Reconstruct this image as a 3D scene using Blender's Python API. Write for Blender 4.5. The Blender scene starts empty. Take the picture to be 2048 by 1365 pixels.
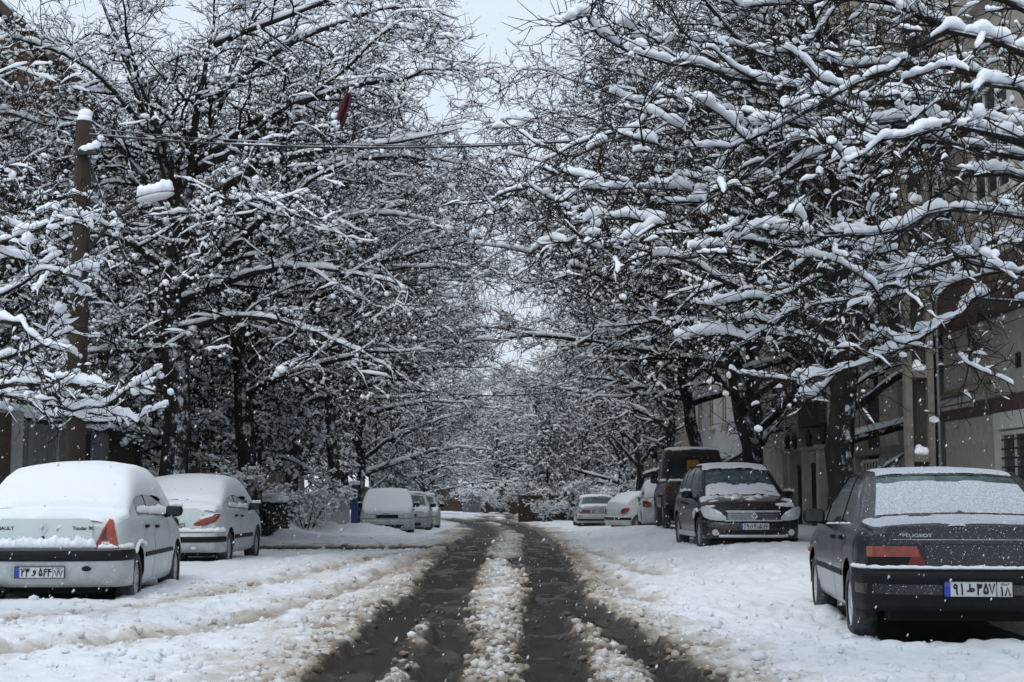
import bpy, bmesh, math, random
import numpy as np
from mathutils import Vector, Matrix

# ------------------------------------------------------------------ camera, sky, sun, exposure
scene = bpy.context.scene
COL = scene.collection
R = math.radians
FPX = 3100.0                      # focal length in photo pixels (2048 wide)
CAM_H = 1.2
PITCH = math.atan(302.5 / FPX)

cam_d = bpy.data.cameras.new('camera')
cam_d.sensor_width = 36.0
cam_d.lens = 36.0 * FPX / 2048.0
cam_d.clip_start = 0.1
cam_d.clip_end = 3000.0
cam_d.dof.use_dof = True
cam_d.dof.focus_distance = 13.0
cam_d.dof.aperture_fstop = 7.0
cam = bpy.data.objects.new('camera', cam_d)
COL.objects.link(cam)
cam.location = (0.0, 0.0, CAM_H)
cam.rotation_euler = (math.pi / 2 + PITCH, 0.0, 0.0)
scene.camera = cam

SUN_EL, SUN_AZ = R(58), R(205)    # azimuth clockwise from +Y (north)
world = bpy.data.worlds.new('World')
scene.world = world
world.use_nodes = True
wn, wl = world.node_tree.nodes, world.node_tree.links
wn.clear()
w_out = wn.new('ShaderNodeOutputWorld')
w_bg = wn.new('ShaderNodeBackground')
w_sky = wn.new('ShaderNodeTexSky')
w_sky.sky_type = 'NISHITA'
w_sky.sun_disc = False
w_sky.sun_elevation = SUN_EL
w_sky.sun_rotation = SUN_AZ
w_sky.air_density = 1.0
w_sky.dust_density = 6.0
w_mix = wn.new('ShaderNodeMixRGB')          # the even cloud deck hides most of the blue
w_mix.inputs[0].default_value = 0.88
w_mix.inputs[2].default_value = (6.9, 7.75, 8.75, 1.0)
w_bg.inputs[1].default_value = 0.10
wl.new(w_sky.outputs[0], w_mix.inputs[1])
wl.new(w_mix.outputs[0], w_bg.inputs[0])
wl.new(w_bg.outputs[0], w_out.inputs[0])

sun_d = bpy.data.lights.new('sun', 'SUN')
sun_d.energy = 0.8
sun_d.angle = R(35)
sun_d.color = (1.0, 0.97, 0.93)
sun = bpy.data.objects.new('sun', sun_d)
COL.objects.link(sun)
sd = Vector((math.sin(SUN_AZ) * math.cos(SUN_EL), math.cos(SUN_AZ) * math.cos(SUN_EL), math.sin(SUN_EL)))
sun.rotation_euler = (-sd).to_track_quat('-Z', 'Y').to_euler()

vs = scene.view_settings
vs.view_transform = 'Standard'
vs.look = 'None'
vs.exposure = 0.28
vs.gamma = 1.0
vs.use_curve_mapping = False
scene.cycles.max_bounces = 6
scene.cycles.diffuse_bounces = 3
scene.cycles.glossy_bounces = 2
scene.cycles.transmission_bounces = 2
scene.cycles.volume_bounces = 0

rng = np.random.default_rng(7)
random.seed(7)

# ------------------------------------------------------------------ helpers
def smooth(e0, e1, x):
    t = np.clip((x - e0) / (e1 - e0), 0.0, 1.0)
    return t * t * (3 - 2 * t)

def ground_z(y):
    """Height of the street along its length: level by the camera, dipping a little farther off."""
    return -0.33 * smooth(26.0, 70.0, np.asarray(y, float))

def ground(x, y):
    """Street height with the raised right-hand parking strip."""
    x, y = np.asarray(x, float), np.asarray(y, float)
    return ground_z(y) + 0.20 * smooth(1.8, 4.0, x) * smooth(12.0, 25.0, y) * (1 - smooth(44.0, 62.0, y))

def at(px, py, d):
    """Where a point of the photograph lies when it stands d metres down the street."""
    u, v = (px - 1024.0) / FPX, (682.5 - py) / FPX
    c, s = math.cos(PITCH), math.sin(PITCH)
    k = d / (c - v * s)
    return np.array((u * k, d, CAM_H + (s + v * c) * k))

def np_mesh(name, V, faces, smooth_shade=True):
    """V (n,3); faces: list of int arrays (m,k)."""
    me = bpy.data.meshes.new(name)
    V = np.ascontiguousarray(V, dtype=np.float32)
    me.vertices.add(len(V))
    me.vertices.foreach_set('co', V.ravel())
    faces = [np.asarray(f, dtype=np.int32) for f in faces if len(f)]
    nl = sum(f.size for f in faces)
    nf = sum(len(f) for f in faces)
    me.loops.add(nl)
    me.polygons.add(nf)
    me.loops.foreach_set('vertex_index', np.concatenate([f.ravel() for f in faces]))
    tot = np.concatenate([np.full(len(f), f.shape[1], np.int32) for f in faces])
    st = np.zeros(nf, np.int32)
    st[1:] = np.cumsum(tot)[:-1]
    me.polygons.foreach_set('loop_start', st)
    me.update(calc_edges=True)
    if smooth_shade:
        me.polygons.foreach_set('use_smooth', np.ones(nf, dtype=bool))
    me.validate()
    return me

def link(name, me, mat, parent=None):
    o = bpy.data.objects.new(name, me)
    COL.objects.link(o)
    if mat is not None and me is not None and not me.materials:
        me.materials.append(mat)
    if parent is not None:
        o.parent = parent
    return o

def empty(name, loc=(0, 0, 0), rz=0.0):
    o = bpy.data.objects.new(name, None)
    o.empty_display_size = 0.2
    COL.objects.link(o)
    o.location = loc
    o.rotation_euler = (0, 0, rz)
    return o

def tag(o, label=None, cat=None, group=None, kind=None):
    if label: o['label'] = label
    if cat: o['category'] = cat
    if group: o['group'] = group
    if kind: o['kind'] = kind
    return o

def copy_tree(o, parent=None):
    c = o.copy()
    COL.objects.link(c)
    c.parent = parent
    for ch in list(o.children):
        if ch.name != c.name:
            copy_tree(ch, c)
    return c

def pydata(name, verts, faces, mat, parent=None, smooth_shade=False):
    me = bpy.data.meshes.new(name)
    me.from_pydata([tuple(map(float, v)) for v in verts], [], [tuple(int(i) for i in f) for f in faces])
    me.update()
    if smooth_shade:
        me.polygons.foreach_set('use_smooth', np.ones(len(me.polygons), dtype=bool))
    return link(name, me, mat, parent)

class MB:
    """Collects boxes, prisms and tubes and links them as one mesh object."""
    def __init__(self):
        self.v, self.f = [], []
    def add(self, verts, faces):
        n = len(self.v)
        self.v += [tuple(map(float, p)) for p in verts]
        self.f += [tuple(i + n for i in f) for f in faces]
        return self
    def box(self, x0, x1, y0, y1, z0, z1, ch=0.0):
        if ch <= 0:
            v = [(x, y, z) for z in (z0, z1) for y in (y0, y1) for x in (x0, x1)]
            return self.add(v, [(0, 2, 3, 1), (4, 5, 7, 6), (0, 1, 5, 4), (2, 6, 7, 3), (0, 4, 6, 2), (1, 3, 7, 5)])
        bm = bmesh.new()
        bmesh.ops.create_cube(bm, size=1.0)
        bmesh.ops.scale(bm, vec=(x1 - x0, y1 - y0, z1 - z0), verts=bm.verts)
        bmesh.ops.translate(bm, vec=((x0 + x1) / 2, (y0 + y1) / 2, (z0 + z1) / 2), verts=bm.verts)
        bmesh.ops.bevel(bm, geom=bm.edges[:], offset=ch, segments=3, profile=0.5, affect='EDGES')
        bm.verts.index_update()
        self.add([v.co[:] for v in bm.verts], [tuple(v.index for v in f.verts) for f in bm.faces])
        bm.free()
        return self
    def tube(self, pts, r, sides=8, caps=True):
        pts = [Vector(p) for p in pts]
        rr = r if hasattr(r, '__len__') else [r] * len(pts)
        n0 = len(self.v)
        for i, p in enumerate(pts):
            t = (pts[min(i + 1, len(pts) - 1)] - pts[max(i - 1, 0)]).normalized()
            s = t.cross(Vector((0, 0, 1)))
            if s.length < 1e-3:
                s = t.cross(Vector((0, 1, 0)))
            s.normalize()
            u = s.cross(t)
            for k in range(sides):
                a = 2 * math.pi * k / sides
                q = p + (s * math.cos(a) + u * math.sin(a)) * rr[i]
                self.v.append(q[:])
        for i in range(len(pts) - 1):
            for k in range(sides):
                a, b = n0 + i * sides + k, n0 + i * sides + (k + 1) % sides
                self.f.append((a, b, b + sides, a + sides))
        if caps:
            self.f.append(tuple(n0 + k for k in range(sides))[::-1])
            e = n0 + (len(pts) - 1) * sides
            self.f.append(tuple(e + k for k in range(sides)))
        return self
    def lathe(self, prof, sides=24, axis='x', c=(0, 0, 0)):
        """prof: list of (r, t) turned round the axis."""
        n0 = len(self.v)
        for r, t in prof:
            for k in range(sides):
                a = 2 * math.pi * k / sides
                p = (t, r * math.cos(a), r * math.sin(a)) if axis == 'x' else (r * math.cos(a), r * math.sin(a), t)
                self.v.append((p[0] + c[0], p[1] + c[1], p[2] + c[2]))
        for i in range(len(prof) - 1):
            for k in range(sides):
                a, b = n0 + i * sides + k, n0 + i * sides + (k + 1) % sides
                self.f.append((a, b, b + sides, a + sides))
        return self
    def build(self, name, mat, parent=None, smooth_shade=False):
        return pydata(name, self.v, self.f, mat, parent, smooth_shade)

# value noise on a lattice, vectorised
_LAT = rng.random((256, 256)).astype(np.float32)
def vnoise(x, y, seed=0):
    x = np.asarray(x, np.float64) + 37.7 * seed + 1000
    y = np.asarray(y, np.float64) + 91.3 * seed + 1000
    xi, yi = np.floor(x).astype(int), np.floor(y).astype(int)
    fx, fy = x - xi, y - yi
    fx, fy = fx * fx * (3 - 2 * fx), fy * fy * (3 - 2 * fy)
    a, b = _LAT[xi & 255, yi & 255], _LAT[(xi + 1) & 255, yi & 255]
    c, d = _LAT[xi & 255, (yi + 1) & 255], _LAT[(xi + 1) & 255, (yi + 1) & 255]
    return (a * (1 - fx) + b * fx) * (1 - fy) + (c * (1 - fx) + d * fx) * fy
def fbm(x, y, oct=4, seed=0):
    s, a, t = 0.0, 1.0, 0.0
    for i in range(oct):
        s = s + a * vnoise(x * 2 ** i, y * 2 ** i, seed + i)
        t += a
        a *= 0.5
    return s / t

# ------------------------------------------------------------------ materials
M = {}
def new_mat(name):
    m = bpy.data.materials.new(name)
    m.use_nodes = True
    nt = m.node_tree
    b = nt.nodes.get('Principled BSDF')
    M[name] = m
    return m, nt, b
def mat(name, col, rough=0.6, var=0.0, scale=6.0, bump=0.0, bscale=40.0, metal=0.0, col2=None, spec=0.5, stretch=None, coat=0.0):
    m, nt, b = new_mat(name)
    b.inputs['Roughness'].default_value = rough
    b.inputs['Metallic'].default_value = metal
    b.inputs['Specular IOR Level'].default_value = spec
    b.inputs['Coat Weight'].default_value = coat
    b.inputs['Base Color'].default_value = (*col, 1)
    tc = nt.nodes.new('ShaderNodeTexCoord')
    src = tc.outputs['Object']
    if stretch:
        mp = nt.nodes.new('ShaderNodeMapping')
        mp.inputs['Scale'].default_value = stretch
        nt.links.new(src, mp.inputs[0])
        src = mp.outputs[0]
    if col2 is not None or var > 0:
        n = nt.nodes.new('ShaderNodeTexNoise')
        n.inputs['Scale'].default_value = scale
        n.inputs['Detail'].default_value = 6
        n.inputs['Roughness'].default_value = 0.65
        nt.links.new(src, n.inputs['Vector'])
        rp = nt.nodes.new('ShaderNodeValToRGB')
        rp.color_ramp.elements[0].position = 0.35
        rp.color_ramp.elements[1].position = 0.68
        c2 = col2 if col2 is not None else tuple(min(1, c * (1 + var)) for c in col)
        c1 = col if col2 is not None else tuple(c * (1 - var) for c in col)
        rp.color_ramp.elements[0].color = (*c1, 1)
        rp.color_ramp.elements[1].color = (*c2, 1)
        nt.links.new(n.outputs['Fac'], rp.inputs[0])
        nt.links.new(rp.outputs[0], b.inputs['Base Color'])
    if bump > 0:
        n2 = nt.nodes.new('ShaderNodeTexNoise')
        n2.inputs['Scale'].default_value = bscale
        n2.inputs['Detail'].default_value = 5
        nt.links.new(src, n2.inputs['Vector'])
        bp = nt.nodes.new('ShaderNodeBump')
        bp.inputs['Strength'].default_value = bump
        bp.inputs['Distance'].default_value = 0.02
        nt.links.new(n2.outputs['Fac'], bp.inputs['Height'])
        nt.links.new(bp.outputs[0], b.inputs['Normal'])
    return m

SNOW = (0.84, 0.88, 0.93)
mat('snow', SNOW, 0.75, bump=0.35, bscale=30.0, spec=0.2)
mat('snow_fine', SNOW, 0.75, bump=0.5, bscale=110.0, spec=0.2)
mat('snow_branch', (0.87, 0.895, 0.93), 0.8, spec=0.15)

def bark_mat(name, col, col2, plaster=0.0):
    """Bark with snow the wind has plastered on its weather side."""
    m = mat(name, col, 0.85, col2=col2, scale=9.0, bump=0.8, bscale=18.0, spec=0.2, stretch=(1, 1, 0.35))
    nt = m.node_tree
    b = nt.nodes['Principled BSDF']
    if plaster > 0:
        base = b.inputs['Base Color'].links[0].from_socket
        g = nt.nodes.new('ShaderNodeNewGeometry')
        dt = nt.nodes.new('ShaderNodeVectorMath'); dt.operation = 'DOT_PRODUCT'
        dt.inputs[1].default_value = (0.45, -0.75, 0.48)
        nt.links.new(g.outputs['True Normal'], dt.inputs[0])
        tc = nt.nodes.new('ShaderNodeTexCoord')
        n = nt.nodes.new('ShaderNodeTexNoise'); n.inputs['Scale'].default_value = 5.0; n.inputs['Detail'].default_value = 8
        n.inputs['Roughness'].default_value = 0.75
        nt.links.new(tc.outputs['Object'], n.inputs['Vector'])
        ad = nt.nodes.new('ShaderNodeMath'); ad.operation = 'MULTIPLY_ADD'
        ad.inputs[1].default_value = 0.45
        nt.links.new(dt.outputs['Value'], ad.inputs[0]); nt.links.new(n.outputs['Fac'], ad.inputs[2])
        rp = nt.nodes.new('ShaderNodeValToRGB')
        rp.color_ramp.elements[0].position = 1.0 - plaster
        rp.color_ramp.elements[1].position = min(1.0, 1.12 - plaster)
        nt.links.new(ad.outputs[0], rp.inputs[0])
        mx = nt.nodes.new('ShaderNodeMixRGB')
        mx.inputs[2].default_value = (0.6, 0.64, 0.7, 1)
        nt.links.new(rp.outputs[0], mx.inputs[0]); nt.links.new(base, mx.inputs[1])
        nt.links.new(mx.outputs[0], b.inputs['Base Color'])
    return m
bark_mat('bark', (0.006, 0.0055, 0.005), (0.024, 0.020, 0.017), 0.12)
bark_mat('bark_plastered', (0.010, 0.009, 0.008), (0.035, 0.03, 0.026), 0.24)
mat('twig', (0.012, 0.009, 0.007), 0.85, spec=0.1)
mat('twig_near', (0.020, 0.013, 0.009), 0.8, var=0.5, scale=20, spec=0.2)
# ------------------------------------------------------------------ the street: ground, road, snow cover with wheel tracks
# car footprints: (x, y centre, yaw, half width, half length)
FOOT = {
    'grey_saloon': (3.70, 14.05, R(-5.0), 0.80, 2.25),
    'white_saloon': (-5.00, 18.4, R(3.0), 0.80, 2.22),
    'white_notchback': (-5.46, 27.1, R(-1.2), 0.78, 2.18),
    'black_hatch': (4.10, 28.9, R(2.0), 0.82, 1.95),
}
def path(pts):
    a = np.array(pts, float)
    o = np.argsort(a[:, 1])
    return a[o]
TRACKS = [  # (path (x,y), half width, depth 0..1)
    (path([(-1.05, 6), (-1.0, 10.3), (-1.02, 14), (-0.92, 17), (-1.0, 24), (-1.05, 32), (-1.0, 48), (-1.1, 60), (-1.8, 72), (-4.5, 90)]), 0.20, 1.0),
    (path([(-0.36, 6), (-0.48, 10.3), (-0.52, 12.5), (-0.68, 17), (-0.72, 24), (-0.75, 32), (-0.72, 48), (-0.8, 60), (-1.3, 72), (-4.0, 90)]), 0.17, 1.0),
    (path([(0.26, 6), (0.27, 10.3), (0.30, 14), (0.38, 17), (0.44, 24), (0.52, 32), (0.62, 48), (0.5, 60), (0.0, 72), (-2.5, 90)]), 0.20, 1.0),
    (path([(1.12, 6), (0.98, 10.3), (0.86, 13), (0.66, 16.5), (0.70, 24), (0.78, 32), (0.85, 48), (0.75, 60), (0.3, 72), (-2.0, 90)]), 0.15, 0.95),
    (path([(-4.4, 8.6), (-3.6, 10.8), (-2.9, 12.0), (-2.35, 14.0), (-1.95, 18), (-1.7, 24), (-1.45, 32)]), 0.13, 0.62),
    (path([(-5.6, 10.5), (-4.5, 13.0), (-3.5, 16.0), (-2.9, 20.0), (-2.4, 27), (-1.8, 34)]), 0.10, 0.35),
    (path([(1.55, 15.5), (1.35, 19), (1.25, 24), (1.15, 32)]), 0.13, 0.55),
    (path([(2.0, 20.5), (1.75, 25), (1.5, 33)]), 0.11, 0.45),
]
CROSS = (33.8, 1.15)        # a driveway crossing the left snow bank

def bumps(Hm, H0, st, n, rmin, rmax, hk, wmap, seed, tight=2.0):
    """Stamps rounded lumps into height map Hm where wmap (same shape) is high."""
    g = np.random.default_rng(seed)
    ny, nx = Hm.shape
    p = wmap.ravel().astype(np.float64)
    p /= p.sum()
    idx = g.choice(p.size, size=n, p=p)
    iy, ix = np.unravel_index(idx, Hm.shape)
    rr = rmin + (rmax - rmin) * g.random(n) ** tight
    for j in range(n):
        r = rr[j] / st
        k = int(r) + 1
        a, b, c, d = iy[j] - k, iy[j] + k + 1, ix[j] - k, ix[j] + k + 1
        if a < 0 or c < 0 or b > ny or d > nx:
            continue
        yy, xx = np.mgrid[-k:k + 1, -k:k + 1]
        ex = 1.0 + 0.5 * (g.random() - 0.5)
        q = 1.0 - ((xx * ex) ** 2 + (yy / ex) ** 2) / (r * r)
        h = np.sqrt(np.clip(q, 0, 1)) * rr[j] * hk
        sub = Hm[a:b, c:d]
        base = 0.7 * H0[iy[j], ix[j]] + 0.3 * Hm[iy[j], ix[j]] - 0.3 * rr[j] * hk
        np.maximum(sub, np.where(q > 0, base + h, -9), out=sub)

def snow_fields(x, y):
    """Track mask, dirtiness and smooth snow depth at street points."""
    wob = (fbm(x * 3.0, y * 2.0, 4, 3) - 0.5) * 0.42
    fine = (fbm(x * 13.0, y * 9.0, 3, 9) - 0.5) * 0.20
    m = np.zeros_like(x)
    md = np.zeros_like(x)
    near = np.full_like(x, 9.0)
    for k, (pth, hw, dep) in enumerate(TRACKS):
        cx = np.interp(y, pth[:, 1], pth[:, 0]) + 0.10 * (vnoise(y * 0.28, 0 * y + 3.3 * k, 50) - 0.5) * (k < 4)
        inr = smooth(pth[0, 1] - 0.01, pth[0, 1] + 0.5, y) * (1 - smooth(pth[-1, 1] - 2.5, pth[-1, 1], y))
        far_w = 1.0 + 0.5 * smooth(26, 60, y)
        d = np.abs(x - cx) + wob * (0.55 if k < 4 else 0.9) + fine
        mm = (1 - smooth(hw * far_w - 0.06, hw * far_w + (0.12 if k < 4 else 0.20), d)) * dep * inr
        m = np.maximum(m, mm)
        md = np.maximum(md, mm * (1.0 if k < 4 else 0.30))
        near = np.minimum(near, np.abs(x - cx) - hw + (0 if k < 4 else 0.62) + 9 * (1 - inr))
    dc = np.abs(y - CROSS[0] - 0.12 * (x + 4)) + wob * 3.0 + fine * 2
    mc = (1 - smooth(CROSS[1] - 0.2, CROSS[1] + 0.35, dc)) * smooth(-0.7, -1.5, x) * 0.97
    m = np.maximum(m, mc); md = np.maximum(md, mc)
    near = np.minimum(near, dc * 0.4 - 0.1 + 9 * (x > -1.0))
    # far junction: churned snow
    churn = smooth(0.42, 0.62, fbm(x * 0.9, y * 0.35, 4, 21)) * smooth(40, 62, y) * (np.abs(x) < 2.6)
    m = np.maximum(m, 0.8 * churn * (np.abs(x + 0.2) < 2.2)); md = np.maximum(md, 0.8 * churn * (np.abs(x + 0.2) < 2.2))
    merge = smooth(0.46, 0.60, fbm(x * 1.6 + 4, y * 0.45, 4, 33)) * smooth(19, 28, y) * (1 - smooth(0.75, 1.15, np.abs(x + 0.1)))
    m = np.maximum(m, 0.92 * merge); md = np.maximum(md, 0.92 * merge)
    dirt = np.exp(-np.clip(near + 0.6 * wob, 0, 9) / np.where(x < -0.8, 0.62, 0.46))
    dirt = np.maximum(dirt, 0.75 * smooth(0.38, 0.6, fbm(x * 1.6 + 4, y * 0.45, 4, 33)) * smooth(18, 28, y) * (1 - smooth(0.9, 1.7, np.abs(x + 0.1))))
    dirt = np.clip(dirt * (0.75 + 0.6 * (fbm(x * 2.1, y * 1.6, 3, 15) - 0.5)), 0, 1)
    depth = 0.085 + 0.05 * (fbm(x * 0.7, y * 0.6, 3, 5) - 0.5) + 0.045 * (fbm(x * 2.6, y * 2.2, 3, 6) - 0.5)
    depth = depth + 0.06 * smooth(2.6, 4.6, np.abs(x)) + 0.10 * smooth(-5.6, -7.0, x) + 0.10 * smooth(5.2, 6.2, x)
    for mx, my, mr, mh in ((-4.35, 44.3, 0.75, 0.30), (-5.2, 43.6, 0.6, 0.22), (-3.4, 44.6, 0.5, 0.16), (-6.2, 42.6, 0.7, 0.25), (-5.9, 39.5, 0.9, 0.18), (-6.6, 36.5, 0.8, 0.2)):
        depth = depth + mh * np.exp(-((x - mx) ** 2 + (y - my) ** 2) / (mr * mr)) * (0.6 + 0.8 * fbm(x * 3, y * 3, 3, 77))
    depth = depth * (1 - 0.72 * smooth(26.0, 31.0, y) * (1 - smooth(35.0, 37.5, y)) * smooth(-1.0, -2.2, x))
    # the snow is smooth by the left kerb, trampled towards the tracks
    depth = depth * (1 - 0.5 * dirt)
    depth = depth - 0.045 * smooth(2.0, 2.8, x) * (1 - smooth(16.0, 18.5, y))
    depth = depth - 0.055 * smooth(-3.4, -4.0, x) * smooth(14.0, 15.5, y) * (1 - smooth(29.0, 31.0, y))
    return m, dirt, depth, md

def footprint(x, y):
    f = np.zeros_like(x)
    for cx, cy, a, hw, hl in FOOT.values():
        dx, dy = x - cx, y - cy
        lx, ly = dx * math.cos(a) + dy * math.sin(a), -dx * math.sin(a) + dy * math.cos(a)
        wv = 0.10 * (fbm(x * 4, y * 4, 2, 31) - 0.5)
        d = np.maximum(np.abs(lx) - hw, np.abs(ly) - hl) + wv
        f = np.maximum(f, 1 - smooth(-0.22, 0.06, d))
    return f

def snow_color_attr(me, dirt):
    a = me.attributes.new('dirt', 'FLOAT', 'POINT')
    a.data.foreach_set('value', np.ascontiguousarray(dirt, dtype=np.float32).ravel())

def grid_faces(nr, nc):
    i = np.arange(nr - 1)[:, None] * nc + np.arange(nc - 1)[None, :]
    return np.stack([i, i + 1, i + nc + 1, i + nc], -1).reshape(-1, 4)

CLODS = []
def build_snow():
    st = 0.040
    X0, X1, Y0, Y1 = -7.4, 7.4, 7.0, 46.0
    xs, ys = np.arange(X0, X1, st), np.arange(Y0, Y1, st)
    x, y = np.meshgrid(xs, ys)
    m, dirt, depth, md = snow_fields(x, y)
    foot = footprint(x, y)
    edge = 4 * foot * (1 - foot)
    H = depth.copy()
    free = (1 - m) * (1 - foot)
    # crumbly snow: fine relief everywhere, low islands of slush left in the tracks
    tramp = np.clip(smooth(4.9, 2.8, np.abs(x)) * (0.55 + 0.9 * smooth(0.35, 0.6, fbm(x * 0.8, y * 0.6, 2, 91))) + 0.5 * dirt, 0.05, 1.3)
    r1 = 1 - 2 * np.abs(fbm(x * 5.5, y * 4.5, 3, 81) - 0.5)
    r2 = 1 - 2 * np.abs(fbm(x * 13, y * 11, 2, 84) - 0.5)
    H += (0.07 * (r1 - 0.75) + 0.042 * (r2 - 0.7) + 0.03 * (fbm(x * 9, y * 7, 3, 8) - 0.5)) * tramp
    isl = smooth(0.52, 0.66, fbm(x * 6.0, y * 2.2, 4, 61)) * smooth(0.2, 0.6, fbm(x * 1.1, y * 0.5, 2, 62))
    H = H * (1 - m) + (-0.022 + 0.034 * isl) * m
    H0 = H.copy()
    near_w = 1.0 / np.maximum(y, 9) ** 1.2
    wt = np.where(m < 0.35, 1.0, 0.02) * (1 - foot)
    bumps(H, H0, st, 6500, 0.05, 0.14, 0.38, (0.2 + tramp) * wt * near_w, 11)
    bumps(H, H0, st, 7000, 0.035, 0.070, 0.6, (dirt + 0.10 * tramp) * wt * near_w, 12, 1.6)
    lump = np.clip((H - H0) / 0.045, 0, 1)
    ragged = fbm(x * 7.0, y * 4.0, 3, 71)
    H = np.where(foot > 0, H * (1 - foot) + (0.02 - 0.05 * smooth(0.5, 1.0, foot)) * foot + 0.03 * edge, H)
    d = np.clip(dirt * (0.45 + 1.0 * ragged - 0.35 * lump) + 0.85 * md * (1 - 0.3 * isl), 0, 1)
    d = np.clip(d + 0.25 * foot, 0, 1)  # snow under the cars darker: thin slush plus their shadow put into the colour
    # rows thin out with distance
    rows, yy = [], Y0
    while yy < Y1 - st:
        rows.append(yy)
        yy += max(st, 0.0042 * yy)
    rows = np.array(rows + [Y1 - st * 1.01])
    fi = np.clip((rows - Y0) / st, 0, len(ys) - 1.001)
    i0 = fi.astype(int)
    t = (fi - i0)[:, None]
    Hs = H[i0] * (1 - t) + H[i0 + 1] * t
    Ds = d[i0] * (1 - t) + d[i0 + 1] * t
    gx, gy = np.meshgrid(xs, rows)
    V = np.stack([gx, gy, Hs + ground(gx, gy) + 0.004], -1).reshape(-1, 3)
    me = np_mesh('snow_cover', V, [grid_faces(len(rows), len(xs))])
    snow_color_attr(me, Ds)
    o = link('snow_cover', me, M['street_snow'])
    tag(o, 'rutted white snow covering the near street, brown slush along the wheel tracks', 'snow', kind='stuff')
    # loose clods of slush thrown up along the tracks, each with its own dirt
    cg = np.random.default_rng(5)
    nb = 6500
    w = (dirt ** 1.2 * (m < 0.5) + 0.05 * tramp * (m < 0.3) + 0.02 * (m > 0.5)) * (1 - foot) / np.maximum(y, 8.5) ** 1.55
    mid = (np.abs(x + 0.10) < 0.36) | ((np.abs(x + 0.76) < 0.15) & (y < 11.8)) | ((np.abs(x - 0.64) < 0.2) & (y < 13))
    w = w * (1 + 1.5 * mid * (m < 0.5))
    p = (w / w.sum()).ravel()
    ii = cg.choice(p.size, nb, p=p)
    cy, cx = np.unravel_index(ii, H.shape)
    rad = 0.008 + 0.032 * cg.random(nb) ** 3.0
    C = np.stack([xs[cx] + st * (cg.random(nb) - .5), ys[cy] + st * (cg.random(nb) - .5), H[cy, cx] + 0.35 * rad], -1)
    C[:, 2] = np.maximum(C[:, 2], 0.2 * rad)
    C[:, 2] += ground(C[:, 0], C[:, 1]) + 0.004
    CLODS.append((C, rad, np.clip(dirt[cy, cx] * (0.35 + 0.8 * cg.random(nb)) * 0.8 + 0.4 * m[cy, cx], 0, 0.85)))
    # farther street
    xs2 = np.concatenate([np.arange(-14, -7, 0.25), np.arange(-7, 7, 0.08), np.arange(7, 14.1, 0.25)])
    rows2, yy = [], Y1 - 0.3
    while yy < 126:
        rows2.append(yy)
        yy += 0.0055 * yy
    gx, gy = np.meshgrid(xs2, np.array(rows2))
    m, dirt, depth, md = snow_fields(gx, gy)
    Hh = depth + 0.09 * (fbm(gx * 2.2, gy * 1.2, 4, 17) - 0.5) * smooth(5, 2, np.abs(gx)) + 0.03
    Hh = Hh * (1 - m) - 0.03 * m
    Hh[0] = -0.1
    V = np.stack([gx, gy, Hh + ground(gx, gy) + 0.002], -1).reshape(-1, 3)
    me = np_mesh('far_snow_cover', V, [grid_faces(len(rows2), len(xs2))])
    snow_color_attr(me, np.clip(dirt * 0.9 + md * 0.9, 0, 1))
    o = link('snow_cover', me, M['street_snow'])
    tag(o, 'churned snow covering the far half of the street', 'snow', kind='stuff')

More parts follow.
